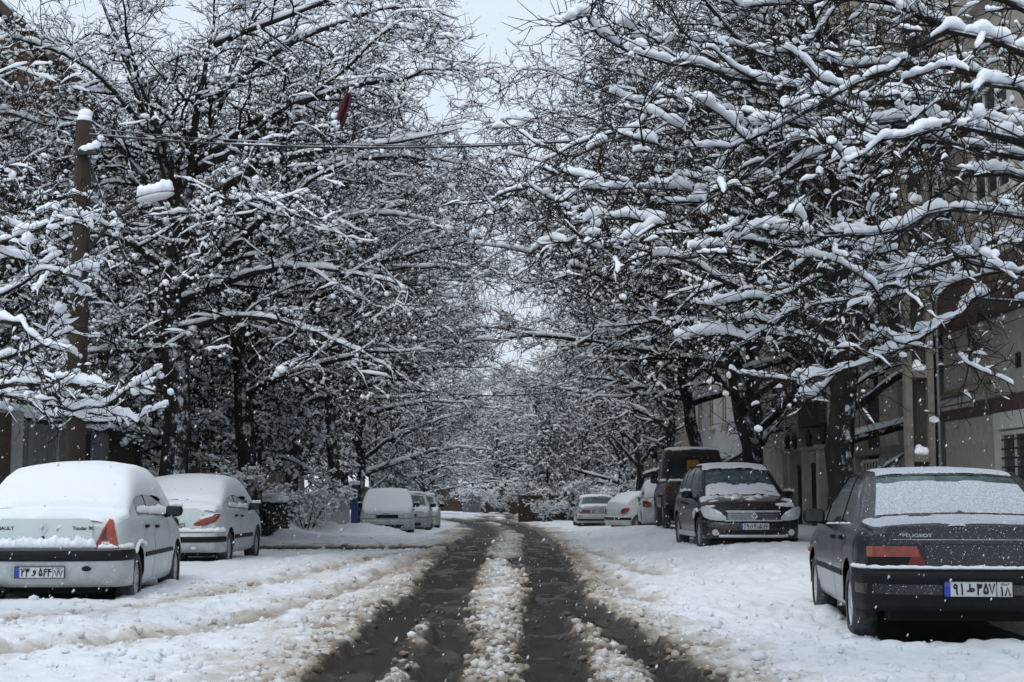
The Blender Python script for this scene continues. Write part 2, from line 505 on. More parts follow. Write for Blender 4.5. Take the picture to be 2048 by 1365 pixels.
def build_street_materials():
    m, nt, b = new_mat('street_snow')
    at_ = nt.nodes.new('ShaderNodeAttribute'); at_.attribute_name = 'dirt'
    tc = nt.nodes.new('ShaderNodeTexCoord')
    n = nt.nodes.new('ShaderNodeTexNoise'); n.inputs['Scale'].default_value = 9; n.inputs['Detail'].default_value = 8; n.inputs['Roughness'].default_value = 0.7
    nt.links.new(tc.outputs['Object'], n.inputs['Vector'])
    ad = nt.nodes.new('ShaderNodeMath'); ad.operation = 'MULTIPLY_ADD'; ad.inputs[1].default_value = 0.5; ad.inputs[2].default_value = -0.25
    nt.links.new(n.outputs['Fac'], ad.inputs[0])
    a2 = nt.nodes.new('ShaderNodeMath'); a2.operation = 'ADD'
    nt.links.new(at_.outputs['Fac'], a2.inputs[0]); nt.links.new(ad.outputs[0], a2.inputs[1])
    rp = nt.nodes.new('ShaderNodeValToRGB')
    e = rp.color_ramp.elements
    e[0].position, e[0].color = 0.10, (*SNOW, 1)
    e[1].position, e[1].color = 0.95, (0.040, 0.034, 0.028, 1)
    k = e.new(0.30); k.color = (0.60, 0.575, 0.54, 1)
    k = e.new(0.50); k.color = (0.37, 0.315, 0.255, 1)
    k = e.new(0.72); k.color = (0.13, 0.108, 0.085, 1)
    nt.links.new(a2.outputs[0], rp.inputs[0]); nt.links.new(rp.outputs[0], b.inputs['Base Color'])
    rr = nt.nodes.new('ShaderNodeMapRange'); rr.inputs[1].default_value = 0.3; rr.inputs[2].default_value = 0.95; rr.inputs[3].default_value = 0.8; rr.inputs[4].default_value = 0.38
    nt.links.new(a2.outputs[0], rr.inputs[0]); nt.links.new(rr.outputs[0], b.inputs['Roughness'])
    b.inputs['Specular IOR Level'].default_value = 0.3
    n2 = nt.nodes.new('ShaderNodeTexNoise'); n2.inputs['Scale'].default_value = 38; n2.inputs['Detail'].default_value = 7; n2.inputs['Roughness'].default_value = 0.7
    nt.links.new(tc.outputs['Object'], n2.inputs['Vector'])
    bp = nt.nodes.new('ShaderNodeBump'); bp.inputs['Strength'].default_value = 0.8; bp.inputs['Distance'].default_value = 0.025
    nt.links.new(n2.outputs['Fac'], bp.inputs['Height']); nt.links.new(bp.outputs[0], b.inputs['Normal'])
    mat('wet_asphalt', (0.011, 0.0078, 0.0055), 0.6, col2=(0.040, 0.030, 0.021), scale=4.0, bump=0.9, bscale=60, spec=0.22, stretch=(2.2, 0.5, 1))
    mat('ground_snow', SNOW, 0.8, bump=0.4, bscale=8.0, spec=0.2)
build_street_materials()

# the ground: one sheet to the horizon, with the street's dip
gy = np.concatenate([[-400, -60, -12], np.arange(-4, 130, 3.0), [150, 220, 400, 1500]])
gx = np.array([-1500, -300, -60, -20, -9, 9, 20, 60, 300, 1500.0])
ggx, ggy = np.meshgrid(gx, gy)
V = np.stack([ggx, ggy, ground_z(ggy) - 0.02 + 0 * ggx], -1).reshape(-1, 3)
tag(link('ground', np_mesh('ground', V, [grid_faces(len(gy), len(gx))]), M['ground_snow']), kind='structure')
# the road: asphalt strip with a crumb of relief from slush
ry = np.concatenate([np.arange(-10, 7, 1.0), np.arange(7, 46, 0.3), np.arange(46, 126, 1.5)])
rx = np.concatenate([np.arange(-6.2, 6.21, 0.25)])
rgx, rgy = np.meshgrid(rx, ry)
V = np.stack([rgx, rgy, ground(rgx, rgy) + 0.006 * (fbm(rgx * 6, rgy * 3, 3, 40) - 0.5)], -1).reshape(-1, 3)
tag(link('road', np_mesh('road', V, [grid_faces(len(ry), len(rx))]), M['wet_asphalt']), kind='structure')
build_snow()
# kerbs and pavements under the snow at both sides
for sx in (-1, 1):
    b = MB()
    for y0 in np.arange(-8, 120, 4.0):
        z0, z1 = float(ground_z(y0)), float(ground_z(y0 + 4))
        xa, xb = (6.3, 14.0) if sx > 0 else (-14.0, -7.0)
        b.add([(xa, y0, z0 + .12), (xb, y0, z0 + .12), (xb, y0 + 4, z1 + .12), (xa, y0 + 4, z1 + .12),
               (xa, y0, z0 - .1), (xb, y0, z0 - .1), (xb, y0 + 4, z1 - .1), (xa, y0 + 4, z1 - .1)],
              [(0, 1, 2, 3), (0, 3, 7, 4), (1, 5, 6, 2)])
    tag(b.build('pavement', M['ground_snow']), kind='structure')
# ------------------------------------------------------------------ trees: limbs, twigs and the snow lying on them
def norm(a):
    return a / np.maximum(np.linalg.norm(a, axis=-1, keepdims=True), 1e-9)

def frames(P):
    T = np.empty_like(P)
    T[:, 1:-1] = P[:, 2:] - P[:, :-2]
    T[:, 0] = P[:, 1] - P[:, 0]
    T[:, -1] = P[:, -1] - P[:, -2]
    T = norm(T)
    steep = np.abs(T[..., 2]).mean(1) > 0.72
    ref = np.where(steep[:, None, None], np.array([0, 1.0, 0]), np.array([0, 0, 1.0]))
    S = np.cross(T, np.broadcast_to(ref, T.shape)) + np.array([0.02, 0.0, 0.0])
    S = norm(S)
    U = np.cross(S, T)
    return T, S, U

class Geo:
    """Collects batches of vertices and quads / tris."""
    def __init__(self):
        self.V, self.Q, self.T, self.n = [], [], [], 0
    def add(self, V, Q=None, T=None):
        if len(V) == 0: return
        self.V.append(V.reshape(-1, 3))
        if Q is not None: self.Q.append(Q + self.n)
        if T is not None: self.T.append(T + self.n)
        self.n += self.V[-1].shape[0]
    def tubes(self, P, Rr, sides):
        m, n, _ = P.shape
        if m == 0: return
        T, S, U = frames(P)
        a = np.arange(sides) * 2 * math.pi / sides
        ca, sa = np.cos(a), np.sin(a)
        V = P[:, :, None] + Rr[:, :, None, None] * (S[:, :, None] * ca[None, None, :, None] + U[:, :, None] * sa[None, None, :, None])
        self.add(V, Q=self._q(m, n, sides))
    def _q(self, m, n, s):
        i = (np.arange(m)[:, None, None] * n + np.arange(n - 1)[None, :, None]) * s
        k = np.arange(s)[None, None, :]
        k2 = (k + 1) % s
        return np.stack([i + k, i + k2, i + s + k2, i + s + k], -1).reshape(-1, 4)
    def snow(self, P, Rr, Wd, Ht, sides, g, jit=0.15):
        """Ridge of snow along polylines: half width Wd, height Ht, lying on radius Rr."""
        m, n, _ = P.shape
        if m == 0: return
        T, S, U = frames(P)
        C = P + np.array([0, 0, 1.0]) * (Rr * 0.75 + Ht * 0.40)[:, :, None]
        a = np.arange(sides) * 2 * math.pi / sides + math.pi / 2
        ca, sa = np.cos(a), np.sin(a)
        sv = np.where(sa < 0, sa * 0.45, sa * 0.72)
        j = 1 + jit * (g.random((m, n, sides)) - 0.5) * 2
        V = C[:, :, None] + (Wd[:, :, None] * j)[..., None] * S[:, :, None] * ca[None, None, :, None] \
            + (Ht[:, :, None] * j)[..., None] * U[:, :, None] * sv[None, None, :, None]
        self.add(V, Q=self._q(m, n, sides))
    def blobs(self, C, rad, g, flat=0.75, jit=0.18, fine=False):
        """Rounded clumps of snow."""
        m = len(C)
        if m == 0: return
        B, F = (ICO1 if fine else ICO0)
        j = 1 + jit * (g.random((m, len(B))) - 0.5) * 2
        sc = np.stack([rad * (0.8 + 0.6 * g.random(m)), rad * (0.8 + 0.6 * g.random(m)), rad * flat * (0.8 + 0.5 * g.random(m))], -1)
        V = C[:, None] + B[None] * j[..., None] * sc[:, None]
        Fm = (F[None] + (np.arange(m) * len(B))[:, None, None]).reshape(-1, 3)
        self.add(V, T=Fm)
    def mesh(self, name):
        if self.n == 0: return None
        fs = []
        if self.Q: fs.append(np.concatenate(self.Q))
        if self.T: fs.append(np.concatenate(self.T))
        return np_mesh(name, np.concatenate(self.V), fs)

def ico(sub):
    bm = bmesh.new()
    bmesh.ops.create_icosphere(bm, subdivisions=sub, radius=1.0)
    bm.verts.index_update()
    V = np.array([v.co[:] for v in bm.verts]); F = np.array([[v.index for v in f.verts] for f in bm.faces])
    bm.free()
    return V, F
ICO0, ICO1 = ico(1), ico(2)

def grow(P0, D0, Ln, n, g, wander, trop, droop=0.0):
    """Grows m branches of n points at once. trop: upward pull per step (array or float); droop bends the outer half down."""
    m = len(P0)
    P = np.zeros((m, n, 3))
    P[:, 0] = P0
    D = norm(D0)
    st = (Ln / (n - 1))[:, None]
    for i in range(1, n):
        D = D + wander * g.normal(size=(m, 3)) 
        D[:, 2] += trop - droop * (i / (n - 1)) ** 2
        D = norm(D)
        P[:, i] = P[:, i - 1] + D * st
    return P

def sample(P, Rr, k, lo, hi, g):
    """k points along each polyline: positions, tangents, parent radius, relative place."""
    m, n, _ = P.shape
    t = lo + (hi - lo) * (np.arange(k)[None] + g.random((m, k))) / k
    f = t * (n - 1)
    i = np.clip(f.astype(int), 0, n - 2)
    w = (f - i)[..., None]
    ar = np.arange(m)[:, None]
    pos = P[ar, i] * (1 - w) + P[ar, i + 1] * w
    tan = norm(P[ar, i + 1] - P[ar, i])
    rad = Rr[ar, i] * (1 - w[..., 0]) + Rr[ar, i + 1] * w[..., 0]
    return pos.reshape(-1, 3), tan.reshape(-1, 3), rad.ravel(), t.ravel()

def side_dirs(tan, ang, g, flatness):
    """Directions that leave a branch at angle ang, preferring its horizontal sides."""
    m = len(tan)
    S = norm(np.cross(tan, np.array([0, 0, 1.0])) + np.array([0.03, 0, 0]))
    U = np.cross(S, tan)
    s = np.where(np.arange(m) % 2 == 0, 1.0, -1.0)
    th = g.normal(size=m) * (1 - flatness) * 1.3
    side = S * (np.cos(th) * s)[:, None] + U * np.sin(th)[:, None]
    return norm(tan * np.cos(ang)[:, None] + side * np.sin(ang)[:, None])

def lumpy(m, n, g, gap, soft=0):
    """Random lumps along branches, 0 where the snow has dropped off."""
    a = g.random((m, n))
    b = np.repeat(g.random((m, (n + 1) // 2)), 2, axis=1)[:, :n]
    v = 0.55 * a + 0.75 * b
    v = np.where(b < gap, 0.0, 0.35 + v)
    if soft > 0:
        if soft > 1:     # long lumps and long bare stretches
            c = np.repeat(g.random((m, n // soft + 1)), soft, axis=1)[:, :n]
            v = np.where(c < gap * 1.6, 0.0, v * (0.55 + 0.8 * c))
        q = np.pad(v, ((0, 0), (2, 2)), mode='edge')
        v = (q[:, :-4] + 2 * q[:, 1:-3] + 3 * q[:, 2:-2] + 2 * q[:, 3:-1] + q[:, 4:]) / 9
        v = np.where(v < 0.22, 0.0, v)
    return v

def spline(pts, n):
    """Resamples control points to n smooth points."""
    p = np.array(pts, float)
    if len(p) == 2:
        p = np.array([p[0], p.mean(0), p[1]])
    q = np.vstack([2 * p[0] - p[1], p, 2 * p[-1] - p[-2]])
    out = []
    ts = np.linspace(0, len(p) - 1, n)
    for t in ts:
        i = min(int(t), len(p) - 2)
        u = t - i
        a, b, c, d = q[i], q[i + 1], q[i + 2], q[i + 3]
        out.append(0.5 * ((2 * b) + (c - a) * u + (2 * a - 5 * b + 4 * c - d) * u * u + (3 * b - a - 3 * c + d) * u ** 3))
    return np.array(out)

def build_tree(name, seed, trunk, trunk_r, limbs, detail, snow_s=1.0, twig_mat='twig', snow_mat='snow_branch',
               bark='bark', gap=0.12, sub=(9, 8, 5), lens=((1.1, 2.3), (0.45, 0.95), (0.16, 0.36)), hi=False, droop=0.10, blob=1.0, tw=0.006):
    """trunk: control points; limbs: list of (control points, base radius). Returns the Empty with trunk, limb, twigs and snow parts.
    All geometry is in the tree's own frame, the trunk's foot at the origin."""
    g = np.random.default_rng(seed)
    root = empty(name)
    n0 = 14
    TP = spline(trunk, n0)
    TP[1:-1] += g.normal(size=(n0 - 2, 3)) * 0.03 * np.array([1, 1, 0.2])
    tr = np.linspace(1, 0.55, n0) * trunk_r
    tr[0] *= 1.35; tr[1] *= 1.1
    G = Geo(); G.tubes(TP[None], tr[None], 14)
    link('trunk', G.mesh('trunk'), M[bark], root)
    # limbs
    LP, LR = [], []
    S = Geo()
    ln = 16
    for cp, r in limbs:
        P = spline(cp, ln)
        L = np.linalg.norm(P[-1] - P[0])
        P[2:] += np.cumsum(g.normal(size=(ln - 2, 3)), 0) * 0.012 * L * np.array([1, 1, 0.7]) * 0.5
        rr = r * np.linspace(1, 0.0, ln) ** 1.15 * 0.92 + r * 0.08
        LP.append(P); LR.append(rr)
        G = Geo(); G.tubes(P[None], rr[None], 8)
        link('limb', G.mesh('limb'), M[bark], root)
    LP, LR = np.array(LP), np.array(LR)
    tw_g = Geo()
    def snow_on(P, Rr, w, h, sides, gp, k=1, jit=0.15):
        if k > 1:   # finer points for lumps
            m, n, _ = P.shape
            f = np.linspace(0, n - 1, (n - 1) * k + 1)
            i = np.clip(f.astype(int), 0, n - 2); u = (f - i)[None, :, None]
            P = P[:, i] * (1 - u) + P[:, i + 1] * u
            Rr = Rr[:, i] * (1 - u[..., 0]) + Rr[:, i + 1] * u[..., 0]
        m, n, _ = P.shape
        T, _, _ = frames(P)
        hz = np.clip(1.12 - np.abs(T[..., 2]) ** 1.5 * 1.25, 0, 1)
        lm = lumpy(m, n, g, gp, k if k > 2 else 0)
        lm[:, 0] *= 0.5; lm[:, -1] *= 0.3
        W = (Rr * 0.85 + w * 0.75 * lm * snow_s) * hz * (lm > 0)
        H = (h * lm * snow_s + Rr * 0.4) * hz * (lm > 0)
        W = np.maximum(W, 1e-4); H = np.maximum(H, 1e-4)
        S.snow(P, Rr, W, H, sides, g, jit)
    f = 2 if hi else 1
    def caterpillar(P, Rr, step, r0, r1, gp):
        """Rounded, run-together lumps of snow along branches, with bare stretches between."""
        m, n, _ = P.shape
        for i in range(m):
            q = P[i]; sl = np.concatenate([[0], np.cumsum(np.linalg.norm(np.diff(q, axis=0), axis=1))])
            pos_ = 0.0
            while pos_ < sl[-1] - 0.03:
                run = 0.10 + 0.55 * g.random() ** 1.3
                if g.random() < gp:
                    pos_ += 0.3 * run + 0.04
                    continue
                a_, b_ = pos_, min(pos_ + run, sl[-1])
                pos_ = b_ + 0.03 * g.random()
                base_r = (r0 + (r1 - r0) * g.random()) * (1.1 - 0.5 * a_ / sl[-1])
                base_r = min(base_r, 0.6 * (b_ - a_) + 0.01)
                # centres of the lumps in this run
                cs = np.arange(a_ + base_r * 0.7, b_ - base_r * 0.5, base_r * 1.15)
                if len(cs) == 0: continue
                cs = cs + (g.random(len(cs)) - .5) * base_r * 0.7
                cr = base_r * (0.62 + 0.55 * g.random(len(cs)))
                lo_, hi_ = max(0, (cs - cr / .74).min()), min(sl[-1], (cs + cr / .74).max())
                if hi_ - lo_ < 0.02: continue
                k = max(9, int((hi_ - lo_) / step))
                ss = lo_ + (hi_ - lo_) * (0.5 - 0.5 * np.cos(np.linspace(0, math.pi, k))) * 0.6 + (hi_ - lo_) * np.linspace(0, 1, k) * 0.4
                prof = np.sqrt(np.clip(cr[None] ** 2 - (0.72 * (ss[:, None] - cs[None])) ** 2, 0, None)).max(1)
                prof[0] = prof[-1] = 0.001
                prof = np.maximum(prof, 0.001); prof[2:-2] = np.maximum(prof[2:-2], base_r * 0.40)
                pts = np.stack([np.interp(ss, sl, q[:, c_]) for c_ in range(3)], -1)
                tz = np.abs(np.gradient(pts[:, 2])) / np.maximum(np.linalg.norm(np.gradient(pts, axis=0), axis=1), 1e-6)
                if tz.mean() > 0.52 or tz.max() > 0.85: continue
                prof = prof * (1.05 - 0.5 * tz)
                br = np.interp(ss, sl, Rr[i])
                pts[:, 2] += br * 0.5 + prof * 0.30
                S.snow(pts[None], np.zeros((1, k)), prof[None] * 0.85, prof[None] * 1.2, 8, g, 0.13)
    if hi:
        caterpillar(LP, LR, 0.021, 0.034 * snow_s, 0.072 * snow_s, gap * 0.8)
    else:
        snow_on(LP, LR, 0.015, 0.060, 6, gap * 0.9, 2, 0.14)
    # branches
    k2 = sub[0]
    pos, tan, rad, t = sample(LP, LR, k2, 0.12, 1.0, g)
    ang = R(38) + R(28) * g.random(len(pos))
    D = side_dirs(tan, ang, g, 0.45)
    L2 = (lens[0][0] + (lens[0][1] - lens[0][0]) * g.random(len(pos))) * (1.1 - 0.55 * t)
    P2 = grow(pos, D, L2, 8, g, 0.19, 0.02, droop)
    R2 = np.clip(rad * 0.5, 0.007, 0.035)[:, None] * np.linspace(1, 0.28, 8)[None]
    tw_g.tubes(P2, R2, 4 if not hi else 6)
    if hi: caterpillar(P2, R2, 0.020, 0.017 * snow_s, 0.046 * snow_s, gap * 2.2)
    else: snow_on(P2, R2, 0.016 if hi else 0.018, 0.060 if hi else 0.05, 7 if hi else 5, gap + 0.34, 4 if hi else 1, 0.08 if hi else 0.25)
    # twigs
    pos, tan, rad, t = sample(P2, R2, sub[1], 0.08, 1.0, g)
    D = side_dirs(tan, R(35) + R(32) * g.random(len(pos)), g, 0.35)
    L3 = (lens[1][0] + (lens[1][1] - lens[1][0]) * g.random(len(pos))) * (1.15 - 0.6 * t)
    P3 = grow(pos, D, L3, 5, g, 0.30, 0.02, droop * 0.9)
    R3 = np.clip(rad * 0.6, tw * 0.75, tw * 1.6)[:, None] * np.linspace(1, 0.4, 5)[None]
    tw_g.tubes(P3, R3, 3 if not hi else 5)
    snow_on(P3, R3, 0.009 if hi else 0.013, 0.022 if hi else 0.034, 5 if hi else 4, gap + (0.25 if hi else 0.42), 3 if hi else 1, 0.1 if hi else 0.3)
    # twiglets
    pos, tan, rad, t = sample(P3, R3, sub[2], 0.15, 1.0, g)
    D = side_dirs(tan, R(30) + R(40) * g.random(len(pos)), g, 0.15)
    L4 = (lens[2][0] + (lens[2][1] - lens[2][0]) * g.random(len(pos)))
    P4 = grow(pos, D, L4, 2, g, 0.28, 0.06, 0.0)
    R4 = np.full((len(pos), 2), tw * 0.66) * np.linspace(1, 0.55, 2)[None]
    tw_g.tubes(P4, R4, 3)
    keep = g.random(len(P4)) < (0.04 if hi else 0.14)
    Pk = P4[keep]
    S.blobs(Pk.mean(1) + np.array([0, 0, 0.012]), (0.010 + 0.022 * g.random(len(Pk)) ** 2) * snow_s, g, flat=0.8)
    # clumps caught in forks and on twig ends
    if blob > 0:
        nb = int(len(P3) * 1.7 * blob)
        c = P3[g.integers(0, len(P3), nb), g.integers(1, 5, nb)]
        r = (0.013 + 0.034 * g.random(nb) ** 1.9) * snow_s
        S.blobs(c + np.array([0, 0, 1.0]) * (r * 0.35)[:, None], r, g, flat=1.0, jit=0.28)
        nb = int(len(P2) * 1.2 * blob)
        c = P2[g.integers(0, len(P2), nb), g.integers(1, 8, nb)]
        r = (0.03 + 0.045 * g.random(nb) ** 2) * snow_s
        S.blobs(c + np.array([0, 0, 1.0]) * (r * 0.6)[:, None], r, g, fine=hi)
    link('twigs', tw_g.mesh('twigs'), M[twig_mat], root)['kind'] = 'stuff'
    link('snow', S.mesh('snow'), M[snow_mat], root)['kind'] = 'stuff'
    return root

def auto_limbs(seed, h0, h1, n, reach, top, trunk, toward=None, r=0.09, rise=0.55):
    """Limbs for an ordinary street tree: arching outward and up from the trunk."""
    g = np.random.default_rng(seed)
    TP = spline(trunk, 40)
    out = []
    for i in range(n):
        f = (i + g.random() * 0.6) / n
        z = h0 + (h1 - h0) * f
        b = TP[np.argmin(np.abs(TP[:, 2] - z))]
        a = i * 2.399 + g.normal() * 0.35
        if toward is not None and g.random() < 0.45:
            a = toward + g.normal() * 0.6
        L = reach * (0.75 + 0.45 * g.random()) * (1.05 - 0.45 * f)
        d = np.array([math.cos(a), math.sin(a), 0])
        up = (top - z) * (0.25 + 0.75 * f) * rise * (0.6 + 0.8 * g.random())
        out.append(([b, b + d * L * 0.30 + np.array([0, 0, up * 0.45]), b + d * L * 0.68 + np.array([0, 0, up * 0.85]),
                     b + d * L + np.array([0, 0, up * (0.85 + 0.25 * g.random())])], r * (1.1 - 0.55 * f)))
    return out

# the slush clods (need the blob maker above)
for C, rad, dd in CLODS:
    S = Geo(); S.blobs(C, rad, np.random.default_rng(6), flat=0.85, jit=0.38)
    me = S.mesh('slush_clods')
    snow_color_attr(me, np.repeat(dd, len(ICO0[0])))
    tag(link('slush_clods', me, M['street_snow']), 'loose brown and white clods of slush along the wheel tracks', 'slush', kind='stuff')
# ------------------------------------------------------------------ the street trees
def guided(base, items):
    """Limb control points given as (photo x, photo y, distance) turned into the tree's own frame."""
    return [([at(*p) - base for p in cps], r) for cps, r in items]

mat('needle', (0.008, 0.014, 0.010), 0.7, var=0.6, scale=3.0, spec=0.25)

# --- the big tree behind the white cars
bx, by = -6.0, 27.6
base = np.array((bx, by, 0.0))
d = 27.6
limbs = guided(base, [
    ([(350, 410, d), (310, 290, d), (245, 140, d + .3), (190, 0, d + .8), (150, -130, d + 1)], 0.094),
    ([(362, 390, d), (330, 300, d - .3), (275, 130, d - .8), (245, -30, d - 1.2)], 0.101),
    ([(378, 380, d), (395, 250, d - .4), (425, 100, d - .6), (440, -70, d - .5)], 0.101),
    ([(355, 575, d), (450, 510, d - .8), (560, 430, d - 1.8), (650, 365, d - 2.6), (760, 330, d - 3)], 0.086),
    ([(345, 430, d), (210, 265, d - .5), (100, 245, d - 1.0), (-20, 212, d - 1.5)], 0.072),
    ([(340, 470, d), (250, 345, d + .6), (130, 330, d + 1), (10, 372, d + 1.4)], 0.072),
    ([(335, 660, d), (270, 628, d - .6), (215, 640, d - 1.0), (160, 668, d - 1.4)], 0.065),
    ([(345, 545, d), (240, 480, d - 1), (130, 455, d - 2), (20, 440, d - 2.6)], 0.065),
    ([(390, 345, d), (540, 250, d - 1.0), (690, 130, d - 2.0), (800, 40, d - 2.6)], 0.079),
    ([(370, 430, d), (520, 320, d - 1.2), (700, 285, d - 2.4), (890, 250, d - 3.2)], 0.079),
    ([(360, 605, d), (500, 550, d - 1.2), (680, 535, d - 2.2), (850, 570, d - 3.0)], 0.072),
    ([(355, 660, d), (480, 640, d - 1.5), (620, 650, d - 2.6), (740, 700, d - 3.2)], 0.065),
    ([(395, 330, d), (480, 120, d + .8), (560, -60, d + 1.2)], 0.072),
    ([(360, 500, d), (420, 430, d - 2), (480, 400, d - 3.4), (560, 420, d - 4.4)], 0.065),
    ([(350, 700, d), (250, 700, d - 1.2), (130, 720, d - 2.4), (40, 760, d - 3)], 0.050),
    ([(350, 560, d), (330, 460, d + 2), (300, 380, d + 4), (240, 330, d + 5)], 0.065),
    ([(350, 620, d), (420, 560, d + 2), (520, 520, d + 3.6), (620, 540, d + 5)], 0.065),
    ([(300, 270, d), (180, 130, d - .6), (60, 80, d - 1.2), (-60, 60, d - 1.6)], 0.058),
    ([(430, 90, d), (560, 40, d - .8), (720, -30, d - 1.2), (860, -60, d - 1.6)], 0.058),
    ([(400, 320, d), (600, 210, d - 1.4), (800, 160, d - 2.6), (900, 150, d - 3.4)], 0.075),
    ([(375, 470, d), (560, 370, d - 1.0), (780, 330, d - 2.0), (930, 340, d - 2.8)], 0.075),
    ([(420, 200, d), (600, 80, d + .6), (780, 20, d + 1.0), (860, 40, d + 1.2)], 0.07),
    ([(365, 540, d), (560, 470, d + .5), (760, 430, d + .8), (930, 450, d + 1.0)], 0.07),
])
big_left = build_tree('street_tree', 101, [at(338, 1150, d) - base, at(350, 800, d) - base, at(346, 600, d) - base, at(360, 480, d) - base, at(370, 380, d) - base],
                      0.27, limbs, 1, sub=(14, 9, 6), gap=0.18, tw=0.0095, snow_s=1.0, blob=1.3)
big_left.location = (bx, by, 0.0)
tag(big_left, 'tall bare tree with thick dark trunk behind the parked white cars, spreading snowy limbs', 'tree', 'bare street trees')

# --- ordinary street trees: two models and a lighter one for the far end
tk = [(0, 0, -0.2), (0.08, 0.05, 1.8), (-0.12, 0.1, 3.6), (0.02, -0.05, 5.6), (0.1, 0.1, 8.2)]
model_a = build_tree('street_tree', 202, tk, 0.23, auto_limbs(5, 3.0, 8.2, 21, 5.4, 12.0, tk, toward=0.0, r=0.08), 1, sub=(13, 9, 5), gap=0.18, tw=0.010)
tk2 = [(0, 0, -0.2), (-0.12, 0.05, 1.5), (-0.42, 0.1, 3.0), (-0.75, -0.05, 4.6), (-0.9, 0.1, 7.4)]
model_b = build_tree('street_tree', 303, tk2, 0.22, auto_limbs(9, 3.1, 7.4, 20, 5.6, 11.5, tk2, toward=math.pi, r=0.075), 1, sub=(13, 9, 5), gap=0.18, tw=0.010)
tk3 = [(0, 0, -0.2), (0.1, 0.0, 2.2), (0.0, 0.2, 4.2), (0.1, 0.0, 8.0)]
model_c = build_tree('street_tree', 404, tk3, 0.20, auto_limbs(13, 1.7, 8.0, 20, 5.6, 11.5, tk3, r=0.08), 1, sub=(11, 8, 4), gap=0.12,
                     tw=0.012, lens=((1.1, 2.3), (0.5, 1.0), (0.22, 0.45)), snow_s=1.15)

used = set()
def plant(model, x, y, rz, s, label, zs=1.0, group='bare street trees'):
    o = model if model.name not in used else copy_tree(model)
    used.add(o.name)
    o.location = (x, y, float(ground(x, y)))
    o.rotation_euler = (0, 0, rz)
    o.scale = (s, s, s * zs)
    tag(o, label, 'tree', group)
    return o
# right row, from the camera on (limbs of model b lean to local -x, of model a to +x)
plant(model_a, 5.15, 24.0, R(165), 1.0, 'bare snowy tree with straight black trunk behind the dark grey saloon')
plant(model_b, 5.45, 34.2, R(8), 1.1, 'bare tree with leaning trunk rising behind the black hatchback', 1.02)
plant(model_b, 5.5, 44.5, R(-25), 1.02, 'bare tree with leaning trunk rising above the boxy dark pickup', 1.1)
plant(model_c, 6.2, 29.0, R(75), 1.05, 'bare tree close to the facade between the first two right trunks')
plant(model_c, 6.3, 39.5, R(135), 1.15, 'slim dark tree standing between the black hatchback and the pickup')
plant(model_a, 5.8, 57.0, R(150), 0.98, 'bare tree behind the white cars parked at the right side', 1.2)
plant(model_c, 5.6, 69.0, R(40), 0.98, 'far bare tree past the silver saloon at the right side', 1.2)
plant(model_c, 5.9, 82.0, R(200), 1.05, 'farthest bare tree of the right row, pale in the snowfall')
# left row
plant(model_a, -6.1, 35.2, R(-8), 1.06, 'second bare tree of the left row, just past the thick trunk', 1.02)
plant(model_b, -6.3, 43.5, R(185), 1.02, 'bare tree beside the blue gate post', 1.1)
plant(model_a, -6.0, 52.0, R(30), 0.95, 'bare tree behind the snow-covered white car facing the camera', 1.2)
plant(model_c, -6.0, 62.0, R(100), 0.98, 'bare tree past the last parked cars of the left side', 1.2)
plant(model_c, -5.8, 73.0, R(-60), 1.02, 'far bare tree of the left row near the bend')
plant(model_c, -6.3, 86.0, R(10), 1.05, 'farthest bare tree of the left row, pale in the snowfall')
# gardens behind the left wall
plant(model_b, -11.5, 33.0, R(100), 1.05, 'bare garden tree behind the grey gates', group='garden trees')
plant(model_c, -11.0, 42.0, R(20), 1.05, 'bare garden tree behind the beige wall', group='garden trees')
plant(model_c, -10.5, 56.0, R(140), 1.1, 'bare garden tree behind the white panel fence', group='garden trees')
plant(model_c, -12.5, 24.5, R(220), 1.0, 'bare garden tree at the left edge behind the wooden pole', group='garden trees')
plant(model_c, -11.0, 72.0, R(80), 1.1, 'far bare garden tree left of the bend', group='garden trees')
plant(model_c, 1.6, 100.0, R(250), 0.92, 'snow-laden tree standing at the end of the street', group='trees at the end of the street')
plant(model_c, -1.2, 116.0, R(310), 0.95, 'hazy tree behind the brown wall at the end of the street', group='trees at the end of the street')
plant(model_c, 5.5, 104.0, R(20), 1.0, 'hazy tree behind the wall right of the street end', group='trees at the end of the street')

for i, (x, y, s_, rz, lb) in enumerate(((-5.5, 97.0, .85, 1.0, 'low bare tree in front of the dark end wall, left of the bend'), (-9.0, 100.0, 1.0, 2.0, 'bare tree far left beyond the bend'),
                                        (4.2, 90.0, .9, 3.0, 'bare tree just behind the slanting brown wall'), (7.5, 96.0, 1.0, 4.0, 'bare tree at the far right behind the slanting wall'),
                                        (-3.0, 121.0, 1.0, 5.0, 'hazy bare tree left of the pale tall building'), (3.6, 124.0, 1.0, 5.6, 'hazy bare tree right of the pale tall building'))):
    plant(model_c, x, y, rz, s_, lb, .9, 'trees at the end of the street')

